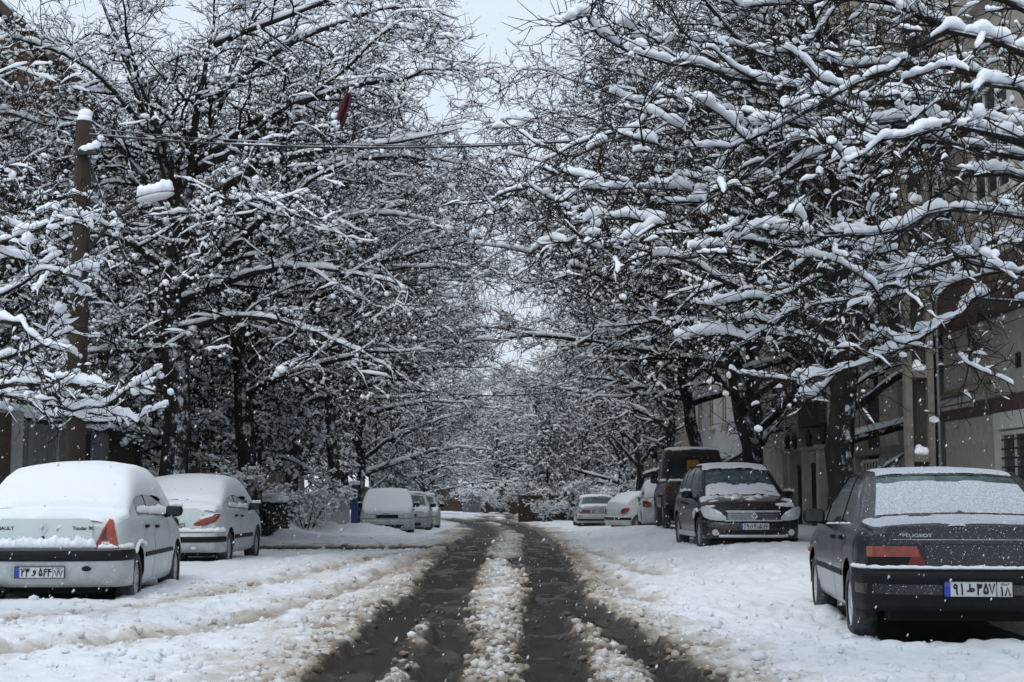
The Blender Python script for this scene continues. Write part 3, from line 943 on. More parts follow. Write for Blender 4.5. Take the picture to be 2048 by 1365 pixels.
# --- the near tree at the right whose laden branches hang into the view
base = np.array((6.0, 10.2, 0.0))
def tr(z):     # point on its trunk
    return base * 0 + np.array((-0.05 * z, 0.0, z))
def gl(items, z0):
    out = []
    for (cps, r), z in zip(items, z0):
        out.append(([tr(z)] + [at(*p) - base for p in cps], r))
    return out
near_items = [
    ([(2048, 262, 9.8), (1880, 205, 9.5), (1700, 188, 9.3), (1500, 186, 9.1), (1370, 180, 9.0), (1210, 140, 8.9), (1120, 90, 8.8)], 0.041),
    ([(2000, 300, 9.6), (1700, 250, 9.2), (1400, 190, 9.0), (1290, 240, 8.9), (1180, 305, 8.8), (1060, 400, 8.7)], 0.028),
    ([(2048, 350, 10.2), (1850, 440, 10.0), (1700, 520, 9.8), (1520, 600, 9.6)], 0.028),
    ([(2048, 290, 9.5), (1780, 270, 9.0), (1600, 330, 8.8), (1420, 370, 8.7), (1240, 372, 8.6), (1110, 400, 8.5)], 0.025),
    ([(2048, 270, 9.2), (1640, 260, 8.8), (1480, 400, 8.6), (1330, 500, 8.5), (1150, 500, 8.4)], 0.022),
    ([(2048, 120, 10.0), (1850, 60, 9.6), (1680, 0, 9.4), (1500, -60, 9.2)], 0.033),
    ([(2048, 180, 10.4), (1860, 130, 10.2), (1650, 120, 10), (1450, 90, 9.8), (1280, 60, 9.6)], 0.028),
    ([(2048, 605, 9.6), (1908, 655, 9.4), (1820, 703, 9.3), (1708, 758, 9.2), (1590, 775, 9.1)], 0.018),
    ([(2048, 470, 10.4), (1880, 540, 10.1), (1700, 560, 9.9), (1560, 600, 9.7), (1480, 650, 9.6)], 0.022),
    ([(2048, 420, 9.3), (1800, 470, 9.0), (1620, 480, 8.8), (1420, 520, 8.6)], 0.022),
    ([(2048, 30, 9.6), (1800, -10, 9.3), (1560, 20, 9.0), (1400, -40, 8.9)], 0.028),
    ([(2048, 210, 8.8), (1850, 300, 8.5), (1700, 350, 8.3), (1560, 420, 8.2)], 0.022),
    ([(2048, 540, 9.0), (1900, 520, 8.8), (1760, 560, 8.7), (1600, 650, 8.6)], 0.017),
    ([(2048, 80, 9.0), (1800, 130, 8.8), (1560, 250, 8.6), (1350, 290, 8.5)], 0.025),
]
near_right = build_tree('street_tree', 505, [(0.25, 0.1, -0.2), (0.1, 0, 1.5), (0, 0, 3), (-0.1, 0, 5), (-0.2, 0, 7)], 0.2,
                        gl(near_items, [2.6, 2.7, 2.3, 2.6, 2.5, 3.2, 3.0, 2.1, 2.3, 2.4, 3.5, 2.5, 2.2, 2.9]), 2, snow_s=1.0, hi=True, gap=0.22, twig_mat='twig_near', snow_mat='snow',
                        sub=(15, 7, 4), lens=((0.35, 0.95), (0.2, 0.45), (0.07, 0.18)), droop=0.05, blob=0.03, tw=0.0050)
near_right.location = base
tag(near_right, 'near tree whose branches heavy with thick snow hang in from the upper right', 'tree', 'bare street trees')

# --- the near tree at the left edge
base = np.array((-6.4, 13.6, 0.0))
left_items = [
    ([(20, 480, 13.2), (120, 428, 13.0), (185, 452, 12.8)], 0.021),
    ([(20, 590, 13.4), (100, 545, 13.2), (180, 552, 13.0)], 0.021),
    ([(20, 770, 13.0), (90, 818, 12.9), (170, 820, 12.8), (250, 780, 12.8), (285, 758, 12.7)], 0.021),
    ([(0, 790, 13.4), (110, 820, 13.3), (220, 812, 13.2), (300, 835, 13.0)], 0.018),
    ([(20, 700, 13.6), (110, 650, 13.5), (160, 600, 13.4)], 0.018),
    ([(0, 520, 13.8), (60, 440, 13.8), (120, 390, 13.8)], 0.018),
    ([(0, 640, 12.8), (80, 720, 12.7), (160, 780, 12.6)], 0.018),
]
near_left = build_tree('street_tree', 606, [(-0.2, 0.1, -0.2), (0, 0, 1.2), (0.05, 0, 2.4), (0.0, 0, 5)], 0.15,
                       gl(left_items, [2.7, 2.3, 1.6, 1.7, 2.0, 3.0, 2.2]), 2, snow_s=1.35, hi=True, gap=0.14, twig_mat='twig_near', snow_mat='snow',
                       sub=(9, 6, 3), lens=((0.35, 0.8), (0.18, 0.4), (0.07, 0.18)), droop=-0.02, blob=0.04, tw=0.005)
near_left.location = base
tag(near_left, 'near tree at the left edge, laden branches over the white saloon roof and wooden pole', 'tree', 'bare street trees')
# ------------------------------------------------------------------ buildings and walls at both sides
def brick_mat(name, c1, c2, mortar, sc=3.2, vary=0.0):
    m, nt, b = new_mat(name)
    tc = nt.nodes.new('ShaderNodeTexCoord')
    mp = nt.nodes.new('ShaderNodeMapping'); mp.inputs['Rotation'].default_value = (R(90), 0, 0)
    # walls here run along y or x: use (x + y, z)
    sp = nt.nodes.new('ShaderNodeSeparateXYZ'); nt.links.new(tc.outputs['Object'], sp.inputs[0])
    ad = nt.nodes.new('ShaderNodeMath'); ad.operation = 'ADD'; nt.links.new(sp.outputs[0], ad.inputs[0]); nt.links.new(sp.outputs[1], ad.inputs[1])
    cb = nt.nodes.new('ShaderNodeCombineXYZ'); nt.links.new(ad.outputs[0], cb.inputs[0]); nt.links.new(sp.outputs[2], cb.inputs[1])
    bt = nt.nodes.new('ShaderNodeTexBrick'); bt.inputs['Scale'].default_value = sc
    bt.inputs['Color1'].default_value = (*c1, 1); bt.inputs['Color2'].default_value = (*c2, 1); bt.inputs['Mortar'].default_value = (*mortar, 1)
    bt.inputs['Mortar Size'].default_value = 0.02; bt.inputs['Row Height'].default_value = 0.22
    nt.links.new(cb.outputs[0], bt.inputs['Vector'])
    n = nt.nodes.new('ShaderNodeTexNoise'); n.inputs['Scale'].default_value = 1.3; n.inputs['Detail'].default_value = 8; nt.links.new(tc.outputs['Object'], n.inputs['Vector'])
    mx = nt.nodes.new('ShaderNodeMixRGB'); mx.blend_type = 'MULTIPLY'; mx.inputs[0].default_value = 0.6
    nt.links.new(bt.outputs[0], mx.inputs[1]); nt.links.new(n.outputs['Fac'], mx.inputs[2])
    nt.links.new(mx.outputs[0], b.inputs['Base Color'])
    bp = nt.nodes.new('ShaderNodeBump'); bp.inputs['Strength'].default_value = 0.6; bp.inputs['Distance'].default_value = 0.01
    nt.links.new(bt.outputs['Fac'], bp.inputs['Height']); bp.invert = True; nt.links.new(bp.outputs[0], b.inputs['Normal'])
    b.inputs['Roughness'].default_value = 0.9
    return m
brick_mat('brick_orange', (0.30, 0.13, 0.07), (0.22, 0.10, 0.055), (0.20, 0.16, 0.13))
brick_mat('brick_brown', (0.085, 0.045, 0.022), (0.055, 0.03, 0.016), (0.05, 0.04, 0.03))
mat('stone_beige', (0.28, 0.245, 0.205), 0.85, col2=(0.42, 0.375, 0.325), scale=2.5, bump=0.3, bscale=25, stretch=(1, 1, 0.5))
mat('stone_slab', (0.34, 0.305, 0.265), 0.8, col2=(0.46, 0.42, 0.37), scale=4.0, bump=0.3, bscale=30)
mat('render_white', (0.42, 0.42, 0.41), 0.9, col2=(0.52, 0.52, 0.51), scale=1.2)
mat('render_brown', (0.06, 0.036, 0.026), 0.85, col2=(0.085, 0.052, 0.038), scale=3.0)
mat('dark_render_and_shade', (0.028, 0.024, 0.021), 0.9, col2=(0.05, 0.042, 0.036), scale=2.0)  # dark render walls, and the shade painted on the concrete pole's web
mat('white_paint', (0.50, 0.50, 0.47), 0.6, col2=(0.60, 0.60, 0.57), scale=6)
mat('lilac_paint', (0.33, 0.31, 0.33), 0.6, col2=(0.42, 0.40, 0.42), scale=5)
mat('grey_paint', (0.12, 0.125, 0.13), 0.6, col2=(0.20, 0.205, 0.21), scale=1.6, stretch=(1, 1, .25))
mat('pale_post', (0.26, 0.26, 0.25), 0.7, col2=(0.35, 0.35, 0.34), scale=4)
mat('iron_black', (0.010, 0.010, 0.011), 0.6)
mat('window_glass', (0.012, 0.014, 0.016), 0.1, col2=(0.03, 0.034, 0.038), scale=1.2)
mat('curtain', (0.36, 0.38, 0.40), 0.9, col2=(0.5, 0.52, 0.54), scale=9, stretch=(1, 3, .1))
mat('gas_pipe', (0.24, 0.20, 0.12), 0.6, col2=(0.32, 0.27, 0.17), scale=8)
mat('rust_brown', (0.013, 0.008, 0.005), 0.85, col2=(0.034, 0.019, 0.010), scale=5, bump=0.3, bscale=30, stretch=(1, 1, .3))
mat('corrugated_tan', (0.13, 0.09, 0.055), 0.8, col2=(0.18, 0.13, 0.085), scale=6)
mat('concrete', (0.11, 0.10, 0.085), 0.9, col2=(0.19, 0.17, 0.145), scale=6, bump=0.4, bscale=35)
mat('blue_paint', (0.015, 0.045, 0.16), 0.5, var=0.2, scale=8)
mat('panel_white', (0.46, 0.47, 0.49), 0.7, col2=(0.55, 0.56, 0.58), scale=1.4)

FX = 7.6      # facade line on the right
def fbox(m, y0, y1, z0, z1, o0, o1, ch=0.0, fx=FX):
    return m.box(fx - o1, fx - o0, y0, y1, z0, z1, ch)
def part(name, mt, parent, *boxes, fx=FX):
    m = MB()
    for b in boxes: fbox(m, *b, fx=fx)
    return m.build(name, M[mt], parent)
def window(parent, y, z, w, h, o=0.0, frame='white_paint', glass='window_glass', cols=2, rows=1, bars=0, sill=True, fx=FX, curtain=False):
    """A window on the right facade plane: frame with panes, sill and bars."""
    t = 0.06
    m = MB()
    for y0, y1, z0, z1 in ((y, y + t, z, z + h), (y + w - t, y + w, z, z + h), (y + t, y + w - t, z, z + t), (y + t, y + w - t, z + h - t, z + h)):
        fbox(m, y0, y1, z0, z1, o - 0.02, o + 0.05, fx=fx)
    f = m.build('window', M[frame], parent)
    cw, rh = (w - 2 * t) / cols, (h - 2 * t) / rows
    for c in range(cols):
        for r in range(rows):
            g = 0.012
            m = MB(); fbox(m, y + t + c * cw + g, y + t + (c + 1) * cw - g, z + t + r * rh + g, z + t + (r + 1) * rh - g, o + 0.003, o + 0.012, fx=fx)
            m.build('pane', M['curtain' if curtain and c % 2 == 1 else glass], f)
    for c in range(1, cols):
        m = MB(); fbox(m, y + t + c * cw - .02, y + t + c * cw + .02, z + t, z + h - t, o + 0.014, o + 0.04, fx=fx); m.build('mullion', M[frame], f)
    if sill:
        m = MB(); fbox(m, y - .05, y + w + .05, z - .07, z - .002, o - 0.02, o + 0.12, fx=fx); m.build('sill', M['stone_slab'], f)
    for k in range(bars):
        zz = z + t + (h - 2 * t) * (k + .5) / bars
        m = MB(); fbox(m, y + t, y + w - t, zz - .012, zz + .012, o + 0.045, o + 0.06, fx=fx); m.build('bar', M['iron_black'], f)
    return f
def slabs(parent, y0, y1, z0, z1, w, h, o, seed, mt='stone_slab'):
    """Stone facing, slab by slab, with open joints."""
    g = np.random.default_rng(seed)
    ny, nz = max(1, round((y1 - y0) / w)), max(1, round((z1 - z0) / h))
    dy, dz = (y1 - y0) / ny, (z1 - z0) / nz
    m = MB(); fbox(m, 0, dy - .012, 0, dz - .012, 0, 0.03, fx=0)
    proto = None
    for i in range(ny):
        for k in range(nz):
            o_ = m.build('stone_slab', M[mt], parent) if proto is None else link('stone_slab', proto.data, None, parent)
            proto = proto or o_
            o_.location = (FX - o - 0.006 * g.random(), y0 + i * dy + .006, z0 + k * dz + .006)

# --- nearest right building
b1 = empty('apartment_building', (0, 0, 0))
part('wall', 'stone_beige', b1, (16.0, 27.2, -.3, 3.95, -8.0, 0.0))
part('overhang', 'render_brown', b1, (15.9, 27.3, 3.95, 4.45, -8.0, 0.95))
part('upper_wall', 'stone_beige', b1, (16.0, 27.2, 4.45, 13.5, -8.0, 0.85))
slabs(b1, 18.0, 22.4, 0.1, 2.42, 0.37, 2.3, 0.0, 1)
slabs(b1, 24.2, 27.1, 0.1, 2.42, 0.36, 2.3, 0.0, 2)
slabs(b1, 18.0, 27.1, 2.68, 3.93, 1.3, 1.25, 0.0, 3)
part('string_course', 'render_brown', b1, (17.9, 27.2, 2.44, 2.66, 0.0, 0.07))
part('window_surround', 'white_paint', b1, (22.42, 22.62, 0.4, 2.3, 0, .09), (24.0, 24.18, .4, 2.3, 0, .09), (22.42, 24.18, 2.16, 2.42, 0, .10))
window(b1, 22.64, .75, 1.34, 1.38, 0.01, bars=9, cols=2)
part('vent', 'iron_black', b1, (22.95, 23.02, 3.05, 3.28, .03, .06), (23.08, 23.15, 3.05, 3.28, .03, .06))
m = MB(); m.tube([(FX - .12, 27.15, 2.86), (FX - .12, 25.2, 2.90), (FX - .12, 24.45, 2.92), (FX - .12, 24.42, 2.86), (FX - .12, 24.42, 2.5)], .05, 8)
m.build('gas_pipe', M['gas_pipe'], b1, True)
part('door_cornice', 'stone_slab', b1, (25.1, 27.1, 2.68, 2.78, .03, .14), (25.2, 27.0, 2.60, 2.66, .07, .12))
part('electric_box', 'iron_black', b1, (26.1, 26.35, .95, 1.25, .03, .14))
for fl in range(3):
    for k in range(3):
        window(b1, 17.2 + 3.3 * k, 5.3 + 2.9 * fl, 1.7, 1.6, 0.86, cols=3, frame='white_paint', curtain=(k + fl) % 2 == 0)
tag(b1, 'beige stone building with brown overhang and white-framed barred window at the right edge', 'building')

# --- second right building: pale double doors
b2 = empty('apartment_building', (0, 0, 0))
part('wall', 'dark_render_and_shade', b2, (27.6, 37.0, -.3, 3.2, -8.0, -0.25))
part('upper_wall', 'stone_beige', b2, (27.6, 37.0, 3.2, 12.8, -8.0, -0.1))
part('pier', 'stone_beige', b2, (27.6, 28.5, -.3, 12.9, -.25, .06))
part('pier', 'stone_beige', b2, (30.4, 31.9, 1.95, 3.3, -.25, .04))
part('pier', 'stone_beige', b2, (34.2, 35.0, -.3, 12.9, -.25, .06))
part('pier', 'stone_slab', b2, (36.3, 37.0, -.3, 12.9, -.25, .08))
part('lintel', 'concrete', b2, (28.5, 34.2, 1.98, 2.12, -.25, .12))
for k in range(5):
    y = 28.75 + k * .80
    dr = part('door', 'lilac_paint', b2, (y, y + .76, 0.05, 1.96, -.25, -.12))
    part('panel', 'white_paint', dr, (y + .1, y + .66, .2, .95, -.118, -.10))
    for a in range(2):
        for c in range(2):
            part('pane', 'window_glass', dr, (y + .20 + .20 * a, y + .37 + .20 * a, 1.30 + .22 * c, 1.49 + .22 * c, -.118, -.108))
window(b2, 32.6, .9, 1.5, 1.0, -.12, cols=5, rows=3, frame='white_paint')
window(b2, 35.1, 3.9, 1.0, 1.7, 0.0, cols=2, frame='white_paint', curtain=True)
window(b2, 32.2, 3.9, 1.5, 1.7, -.02, cols=2, frame='white_paint', curtain=True)
window(b2, 28.9, 3.9, 1.3, 1.7, -.02, cols=2, frame='white_paint')
for fl in range(1, 3):
    for k in range(3):
        window(b2, 28.9 + 2.7 * k, 3.9 + 2.9 * fl, 1.5, 1.6, 0.0, cols=2, curtain=k == 1)
m = MB(); m.tube([(FX - .10, 27.45, -.2), (FX - .10, 27.45, 9.5)], .06, 8); m.build('downpipe', M['iron_black'], b2, True)
tag(b2, 'dark fronted building with lilac doors and pale stone piers behind the concrete pole', 'building')

# --- third right building: iron gate between stone pillars
b3 = empty('apartment_building', (0, 0, 0))
part('wall', 'stone_beige', b3, (41.2, 47.0, -.3, 12.0, -8.0, 0.0))
part('upper_wall', 'dark_render_and_shade', b3, (37.3, 41.2, 2.9, 12.0, -8.0, 0.0))
part('back_wall', 'dark_render_and_shade', b3, (37.3, 41.2, -.3, 2.9, -8.0, -1.2))
for y in (37.4, 39.3, 41.3, 42.4):
    p_ = part('pillar', 'stone_slab', b3, (y, y + .34, -.3, 2.25, -.1, .22))
    part('pillar_cap', 'stone_beige', p_, (y - .05, y + .39, 2.252, 2.34, -.14, .27))
    m = MB(); m.lathe([(.02, 2.342), (.09, 2.40), (.05, 2.48), (.10, 2.58), (.06, 2.70), (.01, 2.80)], 10, 'z', (FX - .05, y + .17, 0)); m.build('finial', M['iron_black'], p_, True)
gt = part('gate', 'iron_black', b3, (37.76, 39.28, 1.85, 1.93, .0, .05), (37.76, 39.28, .10, .16, .0, .05), (39.66, 41.28, 1.85, 1.93, .0, .05), (39.66, 41.28, .10, .16, .0, .05))
for k in range(24):
    y = 37.8 + k * .145
    if 39.25 < y < 39.66: continue
    part('gate_bar', 'iron_black', gt, (y, y + .03, .162, 1.848, .012, .037))
for k in range(9):
    part('stone_slab', 'stone_slab', b3, (42.8, 43.5, .05 + k * .24, .26 + k * .24, .002, .04))
for fl in range(3):
    for k in range(3):
        window(b3, 38.0 + 3.0 * k, 3.6 + 2.9 * fl, 1.5, 1.6, 0.0, cols=2, curtain=k == 2)
tag(b3, 'stone building with black iron gate and finialed pillars behind the black hatchback', 'building')

# --- fourth and fifth: white upper wall over tan corrugated front, then a plain block
b4 = empty('apartment_building', (0, 0, 0))
part('wall', 'dark_render_and_shade', b4, (47.4, 62.0, -.5, 2.4, -8.0, -0.05))
part('upper_wall', 'render_white', b4, (47.4, 62.0, 2.4, 6.0, -8.0, 0.35))
part('top_wall', 'stone_beige', b4, (47.4, 62.0, 6.0, 11.5, -8.0, 0.1))
sh = part('shutter', 'corrugated_tan', b4, (47.5, 61.8, -.4, 2.36, -.05, -.01))
for k in range(70):
    part('shutter_rib', 'corrugated_tan', sh, (47.6 + k * .20, 47.7 + k * .20, -.4, 2.34, -.01, .03))
for k in range(4):
    window(b4, 48.5 + 3.4 * k, 3.5, 1.4, 1.5, 0.36, cols=2)
    window(b4, 48.5 + 3.4 * k, 7.2, 1.4, 1.5, 0.11, cols=2)
tag(b4, 'building with white upper wall above a tan corrugated shutter behind the dark pickup', 'building')
b5 = empty('apartment_building', (0, 0, 0))
part('wall', 'stone_beige', b5, (63.0, 92.0, -.6, 10.5, -8.0, 0.0))
part('cornice', 'render_brown', b5, (62.9, 92.1, 10.5, 10.8, -8.0, .3))
for fl in range(3):
    for k in range(8):
        window(b5, 64.0 + 3.4 * k, 1.2 + 3.0 * fl, 1.5, 1.5, 0.0, cols=2)
tag(b5, 'plain beige apartment block at the far right behind the bare trees', 'building')

# --- left side: gates, walls, the shack
LX = -8.0
def lpart(name, mt, parent, *boxes, lx=LX):
    m = MB()
    for (y0, y1, z0, z1, o0, o1) in boxes: m.box(lx + o0, lx + o1, y0, y1, z0, z1)
    return m.build(name, M[mt], parent)
g1 = empty('garden_gate')
lpart('pillar', 'brick_brown', g1, (21.5, 24.8, -.2, 2.45, -.4, .0))
pp = lpart('post', 'pale_post', g1, (24.84, 25.22, -.2, 2.5, -.1, .06))
lpart('gap_dark_sheet', 'iron_black', g1, (25.24, 25.58, -.2, 2.3, -.3, -.15))  # black sheet standing in for the darkness of the open gap
for k, y in enumerate((25.6, 26.15, 26.75, 27.4)):
    lf = lpart('gate_leaf', 'grey_paint', g1, (y, y + .53, .02, 2.35, -.05, .0 + .01 * (k % 2)))
    lpart('leaf_rib', 'grey_paint', lf, (y + .02, y + .06, .05, 2.3, .012, .03))
lpart('handle', 'iron_black', g1, (26.02, 26.10, 1.05, 1.25, .011, .05))
lpart('post', 'pale_post', g1, (28.0, 28.25, -.2, 2.45, -.1, .07))
m = MB(); m.box(LX - .45, LX + .05, 21.4, 28.3, 2.50, 2.62, .04); m.build('snow', M['snow'], g1, True)
tag(g1, 'grey sheet metal gate with pale posts and brown brick pillar at the left edge', 'gate')
g2 = empty('garden_gate')
lpart('gate_frame', 'iron_black', g2, (28.4, 29.5, -.2, 2.4, -.35, -.25), (28.4, 29.5, 2.3, 2.4, -.2, .02))
for k in range(9): lpart('gate_bar', 'iron_black', g2, (28.45 + k * .12, 28.48 + k * .12, 0, 2.29, -.02, .01))
for k in range(3): lpart('side_panel', 'grey_paint', g2, (29.55 + k * .42, 29.94 + k * .42, -.1, 2.35, -.05, .01 + .01 * (k % 2)))
lpart('post', 'rust_brown', g2, (30.85, 31.1, -.2, 2.5, -.1, .08))
tag(g2, 'black barred gate with grey side panels behind the wooden pole', 'gate')
sh = empty('guard_hut')
lpart('post', 'rust_brown', sh, (31.3, 31.5, -.2, 2.3, -.1, .12)); lpart('post', 'rust_brown', sh, (32.9, 33.15, -.2, 2.3, -.1, .12))
lpart('back_wall', 'dark_render_and_shade', sh, (31.5, 32.9, -.2, 2.3, -1.2, -1.1)); lpart('front_board', 'brick_brown', sh, (31.52, 32.88, 1.6, 2.28, -.05, .03))
lpart('lower_board', 'brick_brown', sh, (31.52, 32.88, -.2, .5, -.05, .03))
lpart('roof', 'dark_render_and_shade', sh, (31.1, 33.4, 2.32, 2.42, -1.3, .35))
m = MB(); m.box(LX - 1.3, LX + .4, 31.05, 33.45, 2.425, 2.56, .05); m.build('snow', M['snow'], sh, True)
tag(sh, 'small dark hut with brown posts under a snowy roof', 'hut')
for k in range(16):
    pass
gr = empty('slatted_screen')
lpart('frame', 'iron_black', gr, (33.5, 33.6, 0, 4.2, -.9, -.8), (36.5, 36.6, 0, 4.2, -.9, -.8), (33.6, 36.5, 4.1, 4.2, -.9, -.8), (33.6, 36.5, 2.2, 2.3, -.9, -.8))
for k in range(24): lpart('slat', 'iron_black', gr, (33.65 + k * .12, 33.71 + k * .12, .1, 4.09, -.87, -.83))
tag(gr, 'tall dark slatted screen behind the thick trunk', 'screen')
w1 = empty('garden_wall')
g = np.random.default_rng(3)
lpart('wall_core', 'render_brown', w1, (36.8, 56.0, -.4, 1.95, -.28, -.03))
for k in range(32):
    y = 36.8 + k * .60
    lpart('plank', 'corrugated_tan', w1, (y + .01, y + .58, -.3, 1.93 + .03 * g.random(), -.028, .0 + .02 * g.random()))
for y in (39.5, 43.6, 48.0, 52.4):
    lpart('post', 'pale_post', w1, (y, y + .22, -.3, 2.05, -.3, .07))
m = MB(); m.box(LX - .36, LX + .12, 36.7, 56.1, 2.06, 2.20, .06); m.build('snow', M['snow'], w1, True)
tag(w1, 'tan boarded garden wall with a thick cap of snow', 'wall')
# roadside hoarding with blue post
h1 = empty('panel_fence')
for k in range(4):
    x0 = -7.65 + k * .72
    m = MB(); m.box(x0, x0 + .70, 46.0, 46.05, -.3, 1.15, .006); m.build('panel', M['panel_white'], h1)
tag(h1, 'low fence of blank whitish panels behind the snowy shrub', 'fence')
bp_ = empty('gate_post', (-4.62, 45.7, 0))
m = MB(); m.box(-.10, .10, -.06, .06, -.4, 1.42, .01); m.build('shaft', M['blue_paint'], bp_)
m = MB(); m.box(-.16, .16, -.12, .12, 1.42, 1.54, .05); m.build('snow', M['snow'], bp_, True)
tag(bp_, 'bright blue post at the end of the whitish panel fence', 'post')

# --- brick apartment block far left behind the trees
def lwindow(parent, y, z, w, h, lx):
    fr = MB()
    for (a, b, c, d) in ((y, y + .07, z, z + h), (y + w - .07, y + w, z, z + h), (y + .07, y + w - .07, z, z + .07), (y + .07, y + w - .07, z + h - .07, z + h), (y + w / 2 - .03, y + w / 2 + .03, z + .07, z + h - .07)):
        fr.box(lx - .02, lx + .05, a, b, c, d)
    f = fr.build('window', M['white_paint'], parent)
    for k in range(2):
        q = MB(); q.box(lx + .004, lx + .015, y + .09 + k * (w / 2 - .06), y + w / 2 - .05 + k * (w / 2 - .04), z + .09, z + h - .09); q.build('pane', M['window_glass'], f)
def fwindow(parent, x, z, w, h, yy):
    """window in a wall that faces the camera"""
    fr = MB()
    for (a, b, c, d) in ((x, x + .07, z, z + h), (x + w - .07, x + w, z, z + h), (x + .07, x + w - .07, z, z + .07), (x + .07, x + w - .07, z + h - .07, z + h), (x + w / 2 - .03, x + w / 2 + .03, z + .07, z + h - .07)):
        fr.box(a, b, yy - .05, yy + .02, c, d)
    f = fr.build('window', M['white_paint'], parent)
    for k in range(2):
        q = MB(); q.box(x + .09 + k * (w / 2 - .06), x + w / 2 - .05 + k * (w / 2 - .04), yy - .015, yy - .004, z + .09, z + h - .09); q.build('pane', M['window_glass'], f)
def block(label, x0, x1, y0, y1, h, mt, floors, roof='render_brown', sf=3.2):
    b = empty('apartment_building')
    m = MB(); m.box(x0, x1, y0, y1, -.6, h); m.build('wall', M[mt], b)
    rf = MB().box(x0 - .3, x1 + .3, y0 - .3, y1 + .3, h, h + .35).build('roof', M[roof], b)
    MB().box(x0 - .25, x1 + .25, y0 - .25, y1 + .25, h + .352, h + .5, .05).build('snow', M['snow'], rf)
    for fl in range(floors):
        z = 1.0 + fl * 3.1
        for y in np.arange(y0 + 1.2, y1 - 2, sf): lwindow(b, float(y), z, 1.6, 1.6, x1)
        for x in np.arange(x0 + 1.2, x1 - 2, sf): fwindow(b, float(x), z, 1.6, 1.6, y0)
        MB().box(x0 - .04, x1 + .06, y0 - .06, y1 + .04, z + 1.95, z + 2.1).build('floor_band', M['render_brown'], b)
    tag(b, label, 'building')
    return b
block('orange brick apartment block seen in bits through the left tree', -26, -13.5, 31, 47, 13.5, 'brick_orange', 4)
block('beige apartment block at the upper left behind the tree crowns', -30, -15.5, 49, 70, 15.0, 'stone_beige', 4)
block('dark brown house behind the far end of the left wall', -20, -12.0, 72, 90, 8.0, 'render_brown', 2)
block('pale tall building dim in the snowfall beyond the end of the street', -2.2, 7.5, 176, 190, 14.5, 'render_white', 4, roof='render_white')

# --- walls at the end of the street
e1 = empty('boundary_wall')
MB().box(-14, 1.6, 112, 112.4, -.6, 1.6).build('wall', M['brick_brown'], e1)
tag(e1, 'dark brown wall closing off the end of the street', 'wall')
e2 = empty('boundary_wall')
m = MB(); m.add([(.55, 75.5, -.7), (7.6, 88.0, -.7), (7.6, 88.0, 1.05), (.55, 75.5, 1.05), (.30, 75.7, -.7), (7.3, 88.3, -.7), (7.3, 88.3, 1.05), (.30, 75.7, 1.05)],
                [(0, 1, 2, 3), (5, 4, 7, 6), (3, 2, 6, 7), (4, 0, 3, 7), (1, 5, 6, 2)])
m.build('wall', M['brick_brown'], e2)
tag(e2, 'brown wall slanting across the right side of the street end', 'wall')
e3 = empty('sliding_gate')
for k in range(5): MB().box(-3.4 + k * .25, -3.17 + k * .25, 108, 108.06, -.5, .95, .006).build('panel', M['grey_paint'], e3)
tag(e3, 'small grey gate left of the dark wall at the street end', 'gate')
# ------------------------------------------------------------------ cars
def paint(name, col, dirt=0.25, rough=0.32, spec=0.5):
    """Car paint with road grime towards the sills and a dusting of flakes."""
    m, nt, b = new_mat(name)
    tc = nt.nodes.new('ShaderNodeTexCoord')
    n = nt.nodes.new('ShaderNodeTexNoise'); n.inputs['Scale'].default_value = 5; n.inputs['Detail'].default_value = 9; n.inputs['Roughness'].default_value = 0.7
    nt.links.new(tc.outputs['Object'], n.inputs['Vector'])
    sp = nt.nodes.new('ShaderNodeSeparateXYZ'); nt.links.new(tc.outputs['Object'], sp.inputs[0])
    mr = nt.nodes.new('ShaderNodeMapRange'); mr.inputs[1].default_value = 0.25; mr.inputs[2].default_value = 0.85; mr.inputs[3].default_value = 0.42; mr.inputs[4].default_value = -0.12
    nt.links.new(sp.outputs[2], mr.inputs[0])
    ad = nt.nodes.new('ShaderNodeMath'); ad.operation = 'ADD'
    nt.links.new(mr.outputs[0], ad.inputs[0]); nt.links.new(n.outputs['Fac'], ad.inputs[1])
    rp = nt.nodes.new('ShaderNodeValToRGB'); rp.color_ramp.elements[0].position = 0.52; rp.color_ramp.elements[1].position = 0.95
    rp.color_ramp.elements[1].color = (dirt * 2.2,) * 3 + (1,)
    nt.links.new(ad.outputs[0], rp.inputs[0])
    mx = nt.nodes.new('ShaderNodeMixRGB'); mx.inputs[1].default_value = (*col, 1); mx.inputs[2].default_value = (0.16, 0.145, 0.125, 1)
    nt.links.new(rp.outputs[0], mx.inputs[0])
    n2 = nt.nodes.new('ShaderNodeTexNoise'); n2.inputs['Scale'].default_value = 95; n2.inputs['Detail'].default_value = 2
    nt.links.new(tc.outputs['Object'], n2.inputs['Vector'])
    r2 = nt.nodes.new('ShaderNodeValToRGB'); r2.color_ramp.elements[0].position = 0.665; r2.color_ramp.elements[1].position = 0.70
    nt.links.new(n2.outputs['Fac'], r2.inputs[0])
    m2 = nt.nodes.new('ShaderNodeMixRGB'); m2.inputs[2].default_value = (0.62, 0.66, 0.72, 1)
    nt.links.new(r2.outputs[0], m2.inputs[0]); nt.links.new(mx.outputs[0], m2.inputs[1])
    nt.links.new(m2.outputs[0], b.inputs['Base Color'])
    b.inputs['Roughness'].default_value = rough
    b.inputs['Specular IOR Level'].default_value = spec
    b.inputs['Coat Weight'].default_value = 0.15
    b.inputs['Coat Roughness'].default_value = 0.2
    return m
paint('paint_white', (0.51, 0.575, 0.58), 0.28)
paint('paint_dark_grey', (0.010, 0.012, 0.017), 0.06, 0.22)
paint('paint_black', (0.004, 0.004, 0.005), 0.04, 0.2)
paint('paint_silver', (0.33, 0.37, 0.38), 0.2, 0.3)
paint('paint_brown_black', (0.007, 0.006, 0.005), 0.05, 0.4)
